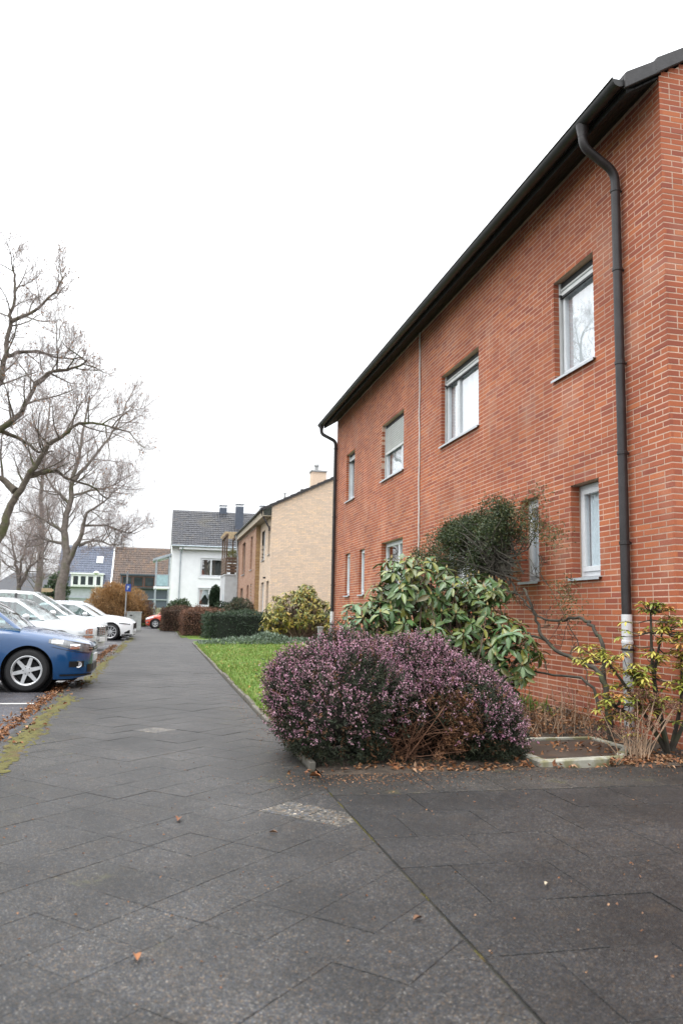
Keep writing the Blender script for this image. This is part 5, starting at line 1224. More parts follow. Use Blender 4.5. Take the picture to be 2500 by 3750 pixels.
for i, (c_, rr) in enumerate(ELL):
    P, Nn = ell_shell(r_, 5200 if i < 4 else 2600, c_, rr, .80, .04)
    out = np.ones(len(P), bool)
    for k, (c2, r2_) in enumerate(ELL):
        if k != i: out &= (((P-np.array(c2))/np.array(r2_))**2).sum(1) > .72
    Ps.append(P[out]); Ns.append(Nn[out])
P = np.concatenate(Ps); Nn = np.concatenate(Ns)
# bump the surface so the mound has lobes
lob = .045*np.sin(P[:,0]*9+P[:,2]*7)+.04*np.sin(P[:,1]*11-P[:,2]*5)+.03*np.sin(P[:,0]*21+P[:,1]*17)+np.abs(r_.normal(0,.025,len(P))); P = P + Nn*lob[:, None]
hole = (((P-np.array((2.05,6.2,.28)))/np.array((.26,.45,.24)))**2).sum(1) < 1
dead = (r_.random(len(P)) < .75) & ((((P-np.array((2.36,6.22,.33)))/np.array((.24,.45,.22)))**2).sum(1) < 1) | ((((P-np.array((2.2,6.2,.12)))/np.array((.35,.45,.12)))**2).sum(1) < 1) | (hole & (r_.random(len(P)) < .7)) | (r_.random(len(P)) < .09)
live = ~dead
def shoots(P, Nn, rs, needle_m, name, n_need=9, L=.10, wd=.006):
    n = len(P); D = unit(Nn + np.array((0,0,.55)) + rs.normal(0,.35,(n,3)))
    base = np.repeat(P, n_need, 0); t = np.tile(np.linspace(.0, .85, n_need), n)[:, None]; Dn = np.repeat(D, n_need, 0)
    Pn = base + Dn*t*L; dd = unit(Dn*.8 + rdir(rs, n*n_need)*.9); leaf_obj(name, rs, Pn, dd, rdir(rs, n*n_need), .030, wd*1.6, needle_m, he, rnd=np.repeat(rs.random(n), n_need))
    return D
D = shoots(P[live], Nn[live], r_, MT['heath_leaf'], 'foliage', 10, .11)
hl = P[live]; upn = Nn[live][:, 2]; fl = (upn > -.55) & (r_.random(len(hl)) < np.clip(.46+.42*(upn+.2), .22, .85)) & (np.sin(hl[:,0]*6.1+1)+np.sin(hl[:,1]*7.3+hl[:,2]*5)+r_.normal(0,.6,len(hl)) > -1.2)
fp, fd = hl[fl], D[fl]; nf = 9; n = len(fp)
Pf = np.repeat(fp, nf, 0) + np.repeat(fd, nf, 0)*(.045+.085*np.tile(np.linspace(0,1,nf), n))[:, None] + r_.normal(0,.007,(n*nf,3))
leaf_obj('flowers', r_, Pf, unit(np.repeat(fd, nf, 0)*.5+rdir(r_, n*nf)), rdir(r_, n*nf), .015+.008*r_.random(n*nf), .012, MT['heath_fl'], he, fold=.6, rnd=np.clip(np.repeat(r_.random(n), nf)*.7+.3*r_.random(n*nf), 0, 1))
ls_ = np.flatnonzero(live & (Nn[:, 2] > .1)); ls_ = r_.choice(ls_, 260, replace=False); D2 = shoots(P[ls_]+Nn[ls_]*.04, Nn[ls_], r_, MT['heath_leaf'], 'stray_sprigs', 14, .19)
dm = dead & ~hole; shoots(P[dm], Nn[dm], r_, MT['heath_dead'], 'dead_shoots', 9, .12)
b = MB(); rr_ = random.Random(4)
for i in range(80):
    a_ = rr_.uniform(0, 6.28); p0 = Vector((2.12+rr_.gauss(0,.2), 6.6+rr_.gauss(0,.12), .02)); p2 = Vector((2.15+rr_.gauss(0,.26), 6.5-min(.36,abs(rr_.gauss(0,.2))), rr_.uniform(.08,.55)))
    mid = p0.lerp(p2,.5)+Vector((rr_.gauss(0,.1),rr_.gauss(0,.1),rr_.gauss(.05,.08))); Q = spline([p0,mid,p2],4); q0 = rr_.uniform(.002,.007); b.tube(Q, [q0*(1-.6*k/(len(Q)-1)) for k in range(len(Q))], 4, cap=False)
b.build('dry_twigs', mat('heather_wood', (.13,.06,.032), .85, noise=(14,.4)), he)
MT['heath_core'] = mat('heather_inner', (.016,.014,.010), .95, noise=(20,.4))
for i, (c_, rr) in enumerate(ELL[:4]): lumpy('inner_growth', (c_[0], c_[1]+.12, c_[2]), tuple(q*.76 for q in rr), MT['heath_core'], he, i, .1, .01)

# big rhododendron
MT['rho_obj'] = mat('rhododendron_leaf', rough=.32, var=[(.06,.125,.04),(.09,.17,.06),(.045,.095,.03),(.14,.21,.09),(.11,.15,.035),(.20,.20,.04),(.08,.15,.05),(.11,.09,.03)], src='obj', noise=(9,.15), spec=.6)
MT['rho_attr'] = mat('rhododendron_leaves', rough=.32, var=[(.06,.125,.04),(.09,.17,.06),(.045,.095,.03),(.14,.21,.09),(.11,.15,.035),(.20,.20,.04),(.08,.15,.05),(.11,.09,.03)], src='attr', noise=(9,.15), spec=.6)
MT['rho_bud'] = mat('rhododendron_bud', (.33,.25,.10), .6, noise=(9,.2))
MT['rho_stem'] = mat('rhododendron_stem', (.17,.115,.085), .8, noise=(9,.3))
def rhodo(name, label, clumps, nwh, lf, base, seed, m_o, m_a, nobj, bud=True, droop=.3, stem_r=.013):
    r_ = np.random.default_rng(seed); rr_ = random.Random(seed); t = thing(name, label, 'shrub', base)
    C = []
    for (c_, rad, k) in clumps:
        P, Nn = ell_shell(r_, k, c_, rad, .35, .12); C += list(zip(P, Nn))
    st = MB(); LP = []; LD = []; LN = []; LL = []; bd = MB()
    for (p, nv) in C:
        ax = unit((nv*.75 + np.array((0,-.12,.75)) + r_.normal(0,.25,3))[None])[0]; k = rr_.randint(*nwh)
        e1 = unit(np.cross(ax, (.3,.9,.2))[None])[0]; e2 = np.cross(ax, e1); a0_ = rr_.random()*6.28
        for i in range(k):
            a_ = a0_ + i*6.283/k + rr_.gauss(0,.4); d = e1*math.cos(a_)+e2*math.sin(a_); tilt = rr_.uniform(-.55,.6)
            LP.append(p + d*.012 - ax*.02*rr_.random()); LD.append(d + ax*tilt + np.array((0,0,-.22))); LN.append(ax + d*-.2); LL.append(lf*rr_.uniform(.55,1.2))
        b0 = Vector(base) + Vector((rr_.gauss(0,.12), rr_.gauss(0,.12), 0)); pe = Vector(p); md = b0.lerp(pe,.55)+Vector((rr_.gauss(0,.10),rr_.gauss(0,.10),-.03))
        if rr_.random() < .6:
            Q = spline([b0, md, pe-Vector(ax)*.02], 4); st.tube(Q, [stem_r*(1-.72*q/(len(Q)-1)) for q in range(len(Q))], 5, cap=False)
        else: st.tube([pe-Vector(ax)*.16+Vector((rr_.gauss(0,.05),rr_.gauss(0,.05),0)), pe], [.006,.004], 4, cap=False)
        if bud and rr_.random() < .75: bd.lathe([(0,0),(.010,.008),(.011,.018),(.0,.045)], 6, tuple(p), 'z')
    st.build('stems', MT['rho_stem'], t)['kind'] = 'stuff'
    if bud: bd.build('buds', MT['rho_bud'], t, smooth=True)['kind'] = 'stuff'
    LP, LD, LN, LL = map(np.array, (LP, LD, LN, LL)); order = np.argsort(LP[:, 1] - .3*LP[:, 2])
    so = order[:nobj]; st_ = order[nobj:]
    if nobj:
        mesh = {}
        for v in range(6):
            rv = np.random.default_rng(v); V, F, k = leaves([(0,0,0)], [(1,0,0)], [(0,0,1)], [1.0], [.36+.05*rv.random()], .12+.25*rv.random(), droop*(.4+rv.random()), True)
            me = bpy.data.meshes.new('leaf'); me.from_pydata([tuple(q) for q in V], [], F.tolist()); me.materials.append(m_o); me.polygons.foreach_set('use_smooth', [True]*len(me.polygons)); me.update(); mesh[v] = me
        pin = root_inv(t)
        for q in so:
            d = Vector(LD[q]).normalized(); nn = Vector(LN[q]); s_ = nn.cross(d).normalized(); nn = d.cross(s_)
            o = bpy.data.objects.new('leaf', mesh[rr_.randrange(6)]); COL.objects.link(o); o.parent = t; o.matrix_parent_inverse = pin
            m4 = Matrix((d, s_, nn)).transposed().to_4x4() @ Matrix.Scale(float(LL[q]), 4); m4.translation = Vector(LP[q]); o.matrix_basis = m4
    leaf_obj('foliage', r_, LP[st_], LD[st_], LN[st_], LL[st_], LL[st_]*.38, m_a, t, big=True, fold=.15, droop=droop)
    return t
rhodo('rhododendron_bush', 'big glossy green rhododendron behind the heather', [((2.8,8.45,1.5),(.60,.45,.40),140), ((2.35,8.4,1.12),(.46,.4,.28),70), ((3.35,8.35,1.15),(.55,.42,.42),95), ((3.75,8.1,.80),(.33,.35,.40),60), ((2.9,8.3,.95),(.8,.4,.35),70), ((3.6,8.5,1.5),(.35,.3,.22),34)],
      (5,8), .14, (3.1,8.55,.02), 5, MT['rho_obj'], MT['rho_attr'], 300)
# yellowing rhododendron in front of the dark hedge
MT['yrho'] = mat('yellowing_leaves', rough=.45, var=[(.17,.18,.03),(.27,.24,.035),(.36,.28,.04),(.11,.14,.03),(.08,.11,.025),(.42,.27,.05)], src='attr', noise=(8,.15))
rhodo('yellow_shrub', 'yellow green drooping shrub in front of the dark hedge', [((5.1,30.4,1.25),(1.25,.8,.85),330), ((5.4,30.4,2.0),(.55,.4,.35),60), ((6.2,30.5,1.0),(.5,.5,.8),90), ((4.3,30.2,.8),(.6,.6,.5),90)], (6,8), .15, (5.2,30.5,-.02), 6, MT['yrho'], MT['yrho'], 0, bud=False, droop=.5, stem_r=.02)

# old leaning cotoneaster against the red wall
MT['coto'] = mat('small_dark_leaves', rough=.45, var=[(.030,.055,.018),(.045,.075,.022),(.022,.038,.014),(.07,.095,.03),(.10,.10,.03)], src='attr')
MT['coto_y'] = mat('small_yellowing_leaves', rough=.5, var=[(.12,.10,.03),(.07,.085,.025),(.18,.12,.04)], src='attr')
lt = thing('leaning_shrub', 'old leaning shrub with bent mossy trunks and dense dark crown', 'shrub', (4.32, 7.15, 0))
T = Tree(21); T.c = (3, 3, 0)
for pts, a_, c_ in (([(4.34,7.1,-.05),(4.32,7.12,.3),(4.30,7.16,.59),(4.28,7.30,.70),(4.25,7.61,.77),(4.20,8.06,.90),(4.15,8.26,1.12),(4.10,8.31,1.33),(4.10,8.5,1.53)], .062, .026),
        ([(4.36,7.15,-.05),(4.35,7.2,.4),(4.35,7.26,.92),(4.35,7.37,1.06),(4.35,7.52,1.16),(4.35,7.78,1.2),(4.35,8.2,1.16),(4.35,8.73,1.24),(4.35,9.07,1.45),(4.35,9.43,1.53),(4.35,9.9,1.6)], .05, .015),
        ([(4.2,8.12,.94),(4.2,8.52,1.0),(4.2,8.76,1.05),(4.2,9.25,1.2),(4.25,9.8,1.6)], .03, .012), ([(4.25,7.15,.3),(4.2,7.31,.57),(4.1,7.78,.6),(4.0,8.31,.61),(3.9,8.73,.61)], .035, .015),
        ([(4.35,9.3,1.5),(4.3,10.12,1.72),(4.3,9.85,1.86),(4.3,9.5,1.94),(4.3,8.95,1.99),(4.3,8.61,2.15),(4.3,8.52,2.45)], .03, .01), ([(4.35,9.2,1.48),(4.35,9.47,1.74),(4.35,9.71,2.0),(4.35,9.51,2.21),(4.35,9.04,2.5)], .03, .01),
        ([(4.3,7.5,.5),(4.4,7.69,.64),(4.4,7.87,.96),(4.4,8.28,1.39),(4.4,8.66,1.71),(4.4,9.16,2.04)], .014, .005)):
    P = T.limb_path(pts, a_*.62, c_*.62, .010, 9); T.sprout(P, .006, 5, .35, .5, .1)
T.limb.build('trunk', MT['stem_dark'], lt, smooth=True, sharp=80)
b = T.twig
rr_ = random.Random(9); CL = []
for (c_, rd, k) in (((4.33,10.9,2.28),(.20,1.0,.30),20), ((4.33,10.3,2.40),(.18,.75,.28),18), ((4.32,9.5,2.50),(.18,.5,.26),5), ((4.3,11.9,2.12),(.18,.45,.2),5), ((4.33,10.4,1.98),(.18,.8,.25),7)):
    for i in range(k):
        u_ = Vector((rr_.gauss(0,.6), rr_.gauss(0,.6), rr_.gauss(0,.6))); q_ = rr_.uniform(.12,.30)
        CL.append(((c_[0]+u_[0]*rd[0], c_[1]+u_[1]*rd[1], c_[2]+u_[2]*rd[2]), (q_*.8, q_*1.25, q_*.7), int(420*q_)+20))
r_ = np.random.default_rng(8); Ps = []; 
for c_, rd, k in CL:
    P, Nn = ell_shell(r_, k, c_, rd, .25); Ps.append(P)
    for i in range(4): q = P[rr_.randrange(len(P))]; b.tube(spline([(4.33,9.6+rr_.gauss(0,.3),1.85+rr_.gauss(0,.15)), tuple((np.array((4.33,9.6,1.9))+q)/2+r_.normal(0,.08,3)), tuple(q)],3), [.010,.009,.008,.007,.006,.004,.003], 4, cap=False)
b.build('twigs', MT['stem_dark'], lt)['kind'] = 'stuff'
P = np.concatenate(Ps); P = np.repeat(P, 4, 0)+r_.normal(0,.04,(len(P)*4,3)); leaf_obj('foliage', r_, P, rdir(r_,len(P),.3), rdir(r_,len(P),1), .03+.016*r_.random(len(P)), .017, MT['coto'], lt)
P = np.concatenate([np.array(q)+r_.normal(0,.09,(260,3)) for q in ((4.3,8.6,2.35),(4.3,8.5,2.62),(4.3,8.9,2.5),(4.3,8.1,2.1),(4.35,7.9,1.3),(4.3,8.4,2.2),(4.35,8.0,1.5))]); leaf_obj('thin_foliage', r_, P, rdir(r_,len(P),.3), rdir(r_,len(P),1), .03, .015, MT['coto_y'], lt)

# pieris at the corner
MT['pieris'] = mat('pieris_leaves', rough=.4, var=[(.36,.33,.045),(.26,.28,.04),(.18,.22,.04),(.46,.40,.08),(.32,.30,.06),(.50,.24,.08)], src='attr')
pi_ = thing('pieris_shrub', 'yellow green pieris with whorled leaves beside the downpipe', 'shrub', (4.55, 6.62, 0))
rr_ = random.Random(17); r_ = np.random.default_rng(17); st = MB(); LP = []; LD = []; LN = []
wl = []
for c_, s_, k in (((4.55,6.5,1.12),(.15,.1,.09),34), ((4.68,6.45,.88),(.16,.1,.10),30), ((4.28,6.55,.72),(.18,.1,.06),30), ((3.98,6.6,.86),(.16,.1,.05),26), ((4.0,6.5,.40),(.10,.1,.10),26), ((4.45,6.4,.55),(.2,.12,.1),26), ((4.42,6.5,1.33),(.10,.07,.05),12), ((4.85,6.35,.75),(.14,.1,.2),26), ((4.3,6.45,.40),(.2,.1,.08),18)):
    for i in range(int(k*1.2)): wl.append(np.array(c_)+r_.normal(0,1,3)*np.array(s_))
trunks = []
for q in ((4.55,6.55,1.1),(4.7,6.5,.85),(4.2,6.55,.72),(4.0,6.6,.82),(4.02,6.5,.42),(4.9,6.4,.75),(4.4,6.5,1.28)):
    b0 = Vector((4.58,6.55,-.03)); pe = Vector(q); md = b0.lerp(pe,.5)+Vector((rr_.gauss(0,.07),rr_.gauss(0,.05),.05)); Q = spline([b0,md,pe],5); st.tube(Q,[.026*(1-.7*k/(len(Q)-1)) for k in range(len(Q))],6,cap=False); trunks += Q[3:]
for p in wl:
    near = min(trunks, key=lambda v: (v-Vector(p)).length); st.tube([near, near.lerp(Vector(p),.5)+Vector((0,0,-.02)), Vector(p)], [.007,.005,.003], 4, cap=False)
    for i in range(8):
        a_ = i*.785+rr_.gauss(0,.2); LP.append(p); LD.append((math.cos(a_), math.sin(a_), rr_.uniform(-.4,.35))); LN.append((0,0,1))
st.build('stems', MT['stem_dark'], pi_)['kind'] = 'stuff'; LP = np.array(LP)+r_.normal(0,.006,(len(LP),3)); leaf_obj('foliage', r_, LP, LD, LN, .06+.035*r_.random(len(LP)), .022, MT['pieris'], pi_, big=True, fold=.2, droop=.25, rnd=np.repeat(r_.random(len(wl)), 8))

# bare hydrangea stems and dry flower heads
MT['straw'] = mat('straw_stems', (.34,.23,.15), .7, noise=(9,.25)); MT['dryhead'] = mat('dry_flower_heads', rough=.85, var=[(.14,.06,.035),(.10,.045,.03),(.19,.085,.045)], src='attr')
hy = thing('hydrangea_bush', 'fan of pale bare hydrangea stems with brown dry heads', 'shrub', (4.02, 6.24, 0))
st = MB(); hp = []
for i in range(34):
    a_ = rr_.uniform(-1,1); b0 = Vector((4.02+rr_.gauss(0,.06), 6.22+rr_.gauss(0,.05), -.02)); tp = b0 + Vector((a_*.26+.06+rr_.gauss(0,.05), rr_.gauss(.03,.12), rr_.uniform(.30,.66)*(1-.25*abs(a_)))); md = b0.lerp(tp,.5)+Vector((rr_.gauss(0,.02),rr_.gauss(0,.02),.02))
    st.tube(spline([b0,md,tp],3), [.0046,.0044,.004,.0037,.0034,.003,.0026], 5, cap=False)
    if i % 2 == 0: hp.append(np.array(tp))
st.build('stems', MT['straw'], hy)['kind'] = 'stuff'
P = np.concatenate([np.array(q)+r_.normal(0,1,(110,3))*np.array((.055,.05,.022)) for q in hp]); leaf_obj('flower_heads', r_, P, rdir(r_,len(P)), rdir(r_,len(P)), .016, .013, MT['dryhead'], hy)
# dry perennials behind the concrete frame
dp = thing('dry_perennials', 'low clump of dry orange brown perennials by the wall', 'plant', (3.9, 8.0, 0))
st = MB(); P = []
for i in range(170):
    x, y = rr_.gauss(3.95,.42), rr_.gauss(8.0,.35); h = rr_.uniform(.08,.22) if i % 6 else rr_.uniform(.3,.5); b0 = Vector((x,y,.0)); tp = b0+Vector((rr_.gauss(0,.07),rr_.gauss(0,.07),h+.06)); st.tube([b0,b0.lerp(tp,.5)+Vector((rr_.gauss(0,.015),0,0)),tp],[.004,.0035,.002],4,cap=False)
    P += [np.array(b0.lerp(tp, rr_.random())) + r_.normal(0,.03,3) for _ in range(9)]
st.build('stems', MT['straw'], dp)['kind'] = 'stuff'; P = np.array(P); leaf_obj('dry_foliage', r_, P, rdir(r_,len(P)), rdir(r_,len(P),.5), .04+.03*r_.random(len(P)), .018, MT['dead'], dp)
# green tuft at the wall foot
tf = thing('grass_tuft', 'small bright green tuft at the foot of the red wall', 'plant', (4.3, 9.3, 0)); n = 260; P = np.stack([r_.normal(4.35,.1,n), r_.normal(9.3,.3,n), np.full(n,.05)],1); leaf_obj('blades', r_, P, rdir(r_,n,2), rdir(r_,n), .16+.1*r_.random(n), .014, MT['grass'], tf)

# concrete framed cover in the bed
mh = thing('manhole_cover', 'mossy concrete frame with dark cover in the planting bed', 'manhole', (3.7, 6.8, 0))
out = [(3.05,6.06),(3.86,6.16),(4.24,6.62),(4.24,7.26),(3.40,7.24),(3.05,6.62)]; cx, cy = sum(p[0] for p in out)/6, sum(p[1] for p in out)/6
inn = [(cx+(x-cx)*.86, cy+(y-cy)*.86) for x, y in out]
b = MB(); z0, z1 = -.06, .045; n = 6
b.add([(x,y,z0) for x,y in out]+[(x,y,z1-.012) for x,y in out]+[(cx+(x-cx)*.975,cy+(y-cy)*.975,z1) for x,y in out]+[(x,y,z1) for x,y in inn]+[(x,y,z1-.03) for x,y in inn],
      [(k*n+i,k*n+(i+1)%n,(k+1)*n+(i+1)%n,(k+1)*n+i) for k in range(4) for i in range(n)]); b.build('concrete_frame', MT['pale_conc'], mh)
b = MB(); b.prism([(cx+(x-cx)*.855, cy+(y-cy)*.855) for x, y in out], 2, -.05, .028); b.build('cover', mat('rusty_wet_cover', (.045,.037,.030), .45, noise=(6,.4), noise2=(9,.6,(.13,.06,.025),.58), bump=(40,.5,.004)), mh)

# ------------------------------------------------------------------ hedges and bushes further back
def hedge(name, label, x0, x1, y0, y1, z1, m_, core, n, ls, seed, rot=0, cat='hedge', rag=.05):
    t = thing(name, label, cat, ((x0+x1)/2, (y0+y1)/2, 0), rot); r_ = np.random.default_rng(seed); hx, hy = (x1-x0)/2, (y1-y0)/2
    u = r_.random((n,3))*2-1; ax = r_.choice(3, n, p=[.25,.45,.30]); sg_ = np.where(r_.random(n) < .5, -1, 1)
    u[np.arange(n), ax] = sg_*(1-.12*r_.random(n)**2); k = u[:,2] < 0; u[k & (ax==2), 2] *= -1
    Nn = np.zeros((n,3)); Nn[np.arange(n), ax] = np.sign(u[np.arange(n), ax])
    P = np.stack([u[:,0]*hx, u[:,1]*hy, (u[:,2]*.5+.5)*z1], 1); rnd_c = np.maximum(np.abs(u[:,0]), np.abs(u[:,1]))**6*np.clip(u[:,2],0,1)**4*.10; P[:,2] -= rnd_c
    wob = .06*np.sin(P[:,0]*3.1+seed)+.05*np.sin(P[:,1]*2.7)+.03*np.sin(P[:,2]*8+P[:,0]*5); P += Nn*(wob+r_.normal(0,rag,n))[:,None]; P[:,2] = np.maximum(P[:,2], .02)
    V, F, k2 = leaves(P, Nn+rdir(r_,n)*.9, rdir(r_,n,.6), ls*(.6+.8*r_.random(n)), ls*.6); np_mesh('foliage', V, F, m_, t, rnd=np.repeat(r_.random(n),k2), kind='stuff', world=False)
    b = MB(); b.box(-hx*.93, hx*.93, -hy*.9, hy*.9, -.05, z1*.93); b.build('filler_core', core, t, world=False, bevel=.08)  # solid core against see-through, inner shade put into its colour
    return t
MT['hedge_dark'] = mat('dark_hedge_leaves', rough=.5, var=[(.022,.050,.022),(.035,.068,.028),(.016,.034,.017),(.05,.085,.035)], src='attr')
MT['hedge_brown'] = mat('brown_hedge_twigs', rough=.8, var=[(.16,.075,.045),(.11,.055,.035),(.21,.10,.055),(.085,.05,.035)], src='attr')
MT['hedge_brown2'] = mat('dark_brown_hedge_twigs', rough=.8, var=[(.10,.055,.035),(.07,.042,.028),(.14,.07,.04),(.055,.055,.03)], src='attr')
MT['core_g'] = mat('hedge_shadow_green', (.010,.016,.009), .95, noise=(9,.4)); MT['core_o'] = mat('ochre_inner_twigs', (.17,.10,.045), .95, noise=(9,.4)); MT['core_b'] = mat('hedge_shadow_brown', (.035,.020,.014), .95, noise=(9,.4))  # hedge_shadow tones put the shade between leaves into the solid cores
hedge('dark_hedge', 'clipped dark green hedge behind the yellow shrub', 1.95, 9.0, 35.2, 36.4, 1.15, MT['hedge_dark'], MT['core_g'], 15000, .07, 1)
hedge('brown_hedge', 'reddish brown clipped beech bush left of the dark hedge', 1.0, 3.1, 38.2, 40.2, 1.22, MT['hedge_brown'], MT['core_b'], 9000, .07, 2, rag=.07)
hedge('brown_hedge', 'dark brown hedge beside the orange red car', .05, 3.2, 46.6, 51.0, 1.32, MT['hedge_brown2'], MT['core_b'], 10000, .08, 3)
def bush(name, label, parts_, m_, n, ls, seed, core=None, cat='bush', stems=None, up_=.4, asp=.5):
    c0_ = parts_[0][0]; t = thing(name, label, cat, (c0_[0], c0_[1], 0)); r_ = np.random.default_rng(seed); Ps = []; Ns = []
    tot = sum(p[1][0]*p[1][2] for p in parts_)
    for i, (c_, rd) in enumerate(parts_):
        P, Nn = ell_shell(r_, int(n*rd[0]*rd[2]/tot), c_, rd, .55, .0); lob = .10*np.sin(P[:,0]*4+P[:,2]*5+seed)+.08*np.sin(P[:,1]*5-P[:,2]*3); P = P+Nn*(lob*min(rd))[:,None]; Ps.append(P); Ns.append(Nn)
        if core: lumpy('filler_core', c_, tuple(q*.72 for q in rd), core, t, seed+i, .12, -.02, 2)  # solid filler behind the leaves; dark ones carry painted inner shade
    P = np.concatenate(Ps); Nn = np.concatenate(Ns); leaf_obj('foliage', r_, P, Nn+rdir(r_,len(P),up_)*.9, rdir(r_,len(P),.6), ls*(.6+.8*r_.random(len(P))), ls*asp, m_, t)
    b = MB(); rr_ = random.Random(seed)
    for i in range(stems or 12):
        c_, rd = parts_[i % len(parts_)]; q = Vector(c_)+Vector((rr_.gauss(0,rd[0]*.5), rr_.gauss(0,rd[1]*.4), rr_.gauss(rd[2]*.2,rd[2]*.4))); b.tube([(c_[0]+rr_.gauss(0,.1), c_[1]+rr_.gauss(0,.1), -.03), tuple(q)], [.02,.005], 4, cap=False)
    b.build('stems', MT['stem_dark'], t)['kind'] = 'stuff'; return t
MT['bush_g'] = mat('mid_green_leaves', rough=.45, var=[(.05,.095,.04),(.07,.12,.05),(.035,.065,.03),(.10,.13,.06)], src='attr')
MT['bush_mix'] = mat('green_red_leaves', rough=.5, var=[(.06,.085,.04),(.10,.08,.05),(.05,.075,.04),(.14,.10,.07),(.08,.11,.05)], src='attr')
MT['silver_l'] = mat('silvery_leaves', rough=.55, var=[(.16,.22,.16),(.11,.17,.11),(.22,.27,.21),(.08,.13,.07)], src='attr')
MT['forsy'] = mat('ochre_twigs', rough=.8, var=[(.46,.27,.11),(.37,.21,.09),(.55,.34,.14),(.30,.17,.08)], src='attr')
MT['ever'] = mat('columnar_evergreen', rough=.6, var=[(.016,.038,.016),(.024,.052,.022),(.012,.026,.012)], src='attr')
bush('green_bush', 'round green bush above the dark brown hedge', [((1.15,52.0,1.15),(.8,.7,.75)), ((.7,52.2,1.0),(.5,.5,.5))], MT['bush_g'], 2600, .16, 61, MT['core_g'])
bush('green_bush', 'dark green rounded bush by the balcony annex', [((3.7,47.5,1.1),(.7,.7,.65)), ((4.4,47.5,1.4),(.5,.6,.6))], MT['hedge_dark'], 2600, .12, 62, MT['core_g'])
bush('green_bush', 'greyish green bush in front of the pinkish brick wall', [((4.2,43.4,1.1),(.85,.7,.8))], MT['bush_mix'], 3000, .11, 63, MT['core_g'])
bush('columnar_evergreen', 'narrow dark evergreen column before the white house', [((4.05,62,1.4),(.42,.42,1.6)), ((4.05,62,2.4),(.38,.4,.75))], MT['ever'], 5000, .16, 64, MT['core_g'])
bush('ochre_bush', 'large ochre brown leafless bush at the end of the path', [((-3.7,60.0,1.3),(1.6,1.2,1.6)), ((-2.2,60.3,1.2),(1.2,1.1,1.5)), ((-3.2,60.0,2.1),(1.1,.9,.9))], MT['forsy'], 16000, .24, 65, MT['core_o'], asp=.10, up_=.8)
bush('ochre_bush', 'lower brown bush right of the grey cabinet', [((-1.3,60.4,.9),(.9,.7,1.0))], MT['hedge_brown'], 2600, .18, 66, MT['core_b'], asp=.15)
bush('silver_groundcover', 'low silvery green ground cover along the lawn end', [((3.0,27.6,.10),(1.0,.55,.26)), ((3.8,27.8,.14),(.8,.5,.34)), ((4.6,28.2,.08),(.8,.5,.22)), ((2.2,28.2,.05),(.9,.5,.16)), ((1.7,28.6,.04),(.5,.5,.12))], MT['silver_l'], 5200, .085, 67, None, 'ground cover', 6)
bush('evergreen_bush', 'green conifer between the far tree trunks', [((-7.9,64,2.0),(.9,.8,1.6)), ((-7.7,64,3.2),(.6,.6,.8))], MT['bush_g'], 1800, .25, 68, MT['core_g'], 'conifer')
bush('evergreen_bush', 'dark hedge row far left behind the parked cars', [((-12,68,.9),(2.5,1,1.2)), ((-16,68,.9),(2.5,1,1.3)), ((-20,68,.9),(2.5,1,1.1))], MT['hedge_dark'], 5000, .22, 69, MT['core_g'], 'bush')

# ------------------------------------------------------------------ street furniture
MT['steel'] = mat('galvanised_steel', (.40,.42,.43), .45, noise=(9,.2), metal=.4); MT['signblue'] = mat('blue_sign', (.015,.07,.36), .4, noise=(5,.08)); MT['signback'] = mat('grey_sign_back', (.30,.32,.33), .5, noise=(7,.1))
sg = thing('sign_post', 'steel post with small blue parking sign at the path end', 'sign', (-1.96, 46.4, 0))
b = MB(); b.tube([(-1.96,46.4,-.05),(-1.96,46.4,3.35)], .035, 10); b.build('post', MT['steel'], sg, smooth=True)
b = MB(); b.box(-2.02, -1.72, 46.33, 46.355, 2.20, 2.62); s1 = b.build('sign_plate', MT['signblue'], sg, bevel=.005)
b = MB(); b.box(-2.0, -1.9, 46.34, 46.36, 2.65, 3.3); b.build('sign_edge', MT['signback'], sg)
b = MB(); b.box(-1.93,-1.90,46.322,46.329,2.30,2.52)
b.box(-1.90,-1.83,46.322,46.329,2.49,2.52); b.box(-1.90,-1.83,46.322,46.329,2.40,2.43); b.box(-1.85,-1.82,46.322,46.329,2.43,2.49); b.build('letter', MT['white'], s1)
cb = thing('utility_cabinet', 'pale grey utility cabinet beside the sign post', 'cabinet', (-1.55, 47.2, 0))
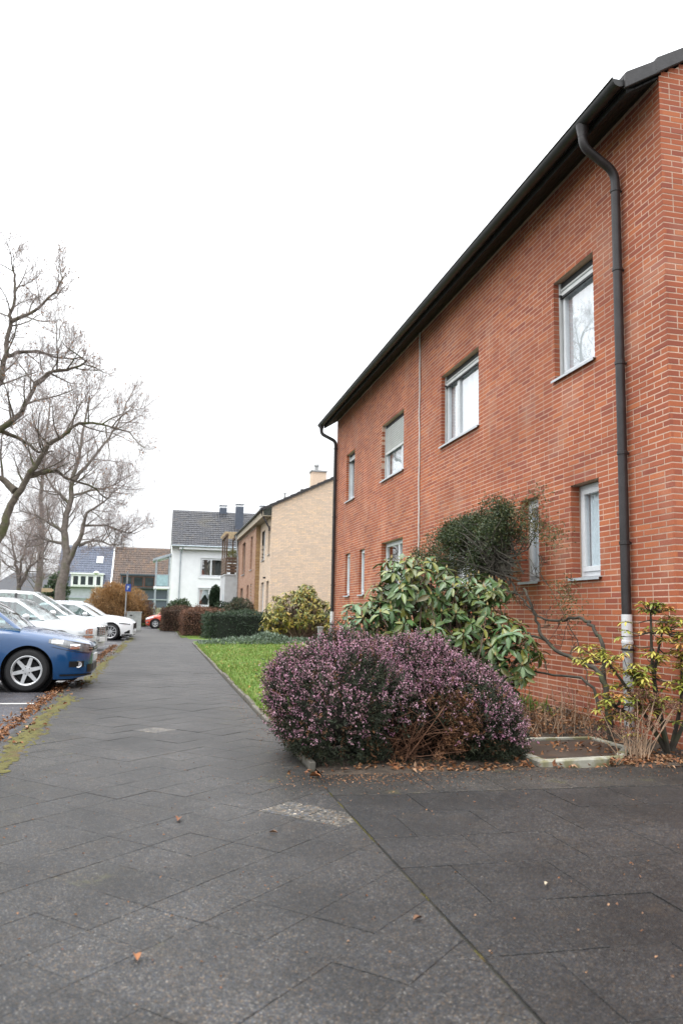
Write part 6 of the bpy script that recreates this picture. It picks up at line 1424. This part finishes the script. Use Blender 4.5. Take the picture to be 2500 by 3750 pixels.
b = MB(); b.box(-1.90, -1.08, 47.0, 47.35, .0, 1.02); b.box(-1.93, -1.05, 46.97, 47.38, 1.02, 1.07); b.box(-1.88,-1.10,47.02,47.33,-.1,.0); cbo = b.build('body', mat('cabinet_plastic', (.40,.42,.40), .6, noise=(7,.15), noise2=(3,.3,(.28,.29,.26),.6)), cb, bevel=.01)
b = MB(); b.box(-1.495,-1.487,46.994,47.0,.08,.97); b.build('door_gap', MT['trim'], cbo)
b = MB(); b.box(-1.72,-1.58,46.99,46.998,.82,.90); b.build('label_plate', MT['trim'], cbo)
lp = thing('street_lamp', 'slim pale street lamp in front of the white dormer', 'lamp', (-6.3, 80, 0))
b = MB(); b.tube([(-6.3,80,-.1),(-6.3,80,4.55)], [.08,.05], 10); b.build('pole', MT['white'], lp, smooth=True)
b = MB(); b.lathe([(0,4.85),(.16,4.8),(.30,4.66),(.30,4.62),(.1,4.5),(0,4.5)], 14, (-6.3,80,0), 'z'); b.build('lamp_head', MT['pvc'], lp, smooth=True)
tp = thing('path_post', 'short grey post beside the far downpipe', 'post', (4.55, 22.7, 0)); b = MB(); b.box(4.47,4.60,22.6,22.72,-.05,.78); b.box(4.45,4.62,22.58,22.74,.78,.81); b.build('post', MT['pipe_grey'], tp, bevel=.008)
for i, (z, lb) in enumerate(((2.35,'upper wooden direction board among the far trees'), (1.75,'lower wooden direction board among the far trees'))):
    t = thing('direction_board', lb, 'sign', (-8.6, 62, 0), 0, 'wooden direction boards'); b = MB(); b.add([(-9.2,61.9,z),(-8.0,61.9,z),(-7.8,61.9,z+.14),(-8.0,61.9,z+.28),(-9.2,61.9,z+.28),(-9.2,61.95,z),(-8.0,61.95,z),(-7.8,61.95,z+.14),(-8.0,61.95,z+.28),(-9.2,61.95,z+.28)], [(0,1,2,3,4),(5,6,7,8,9),(0,1,6,5),(1,2,7,6),(2,3,8,7),(3,4,9,8),(4,0,5,9)]); b.build('board', MT['timber_l'], t)
    b = MB(); b.box(-8.75+.25*i, -8.67+.25*i, 61.96, 62.04, -.1, z+.35); b.build('post', MT['timber'], t)
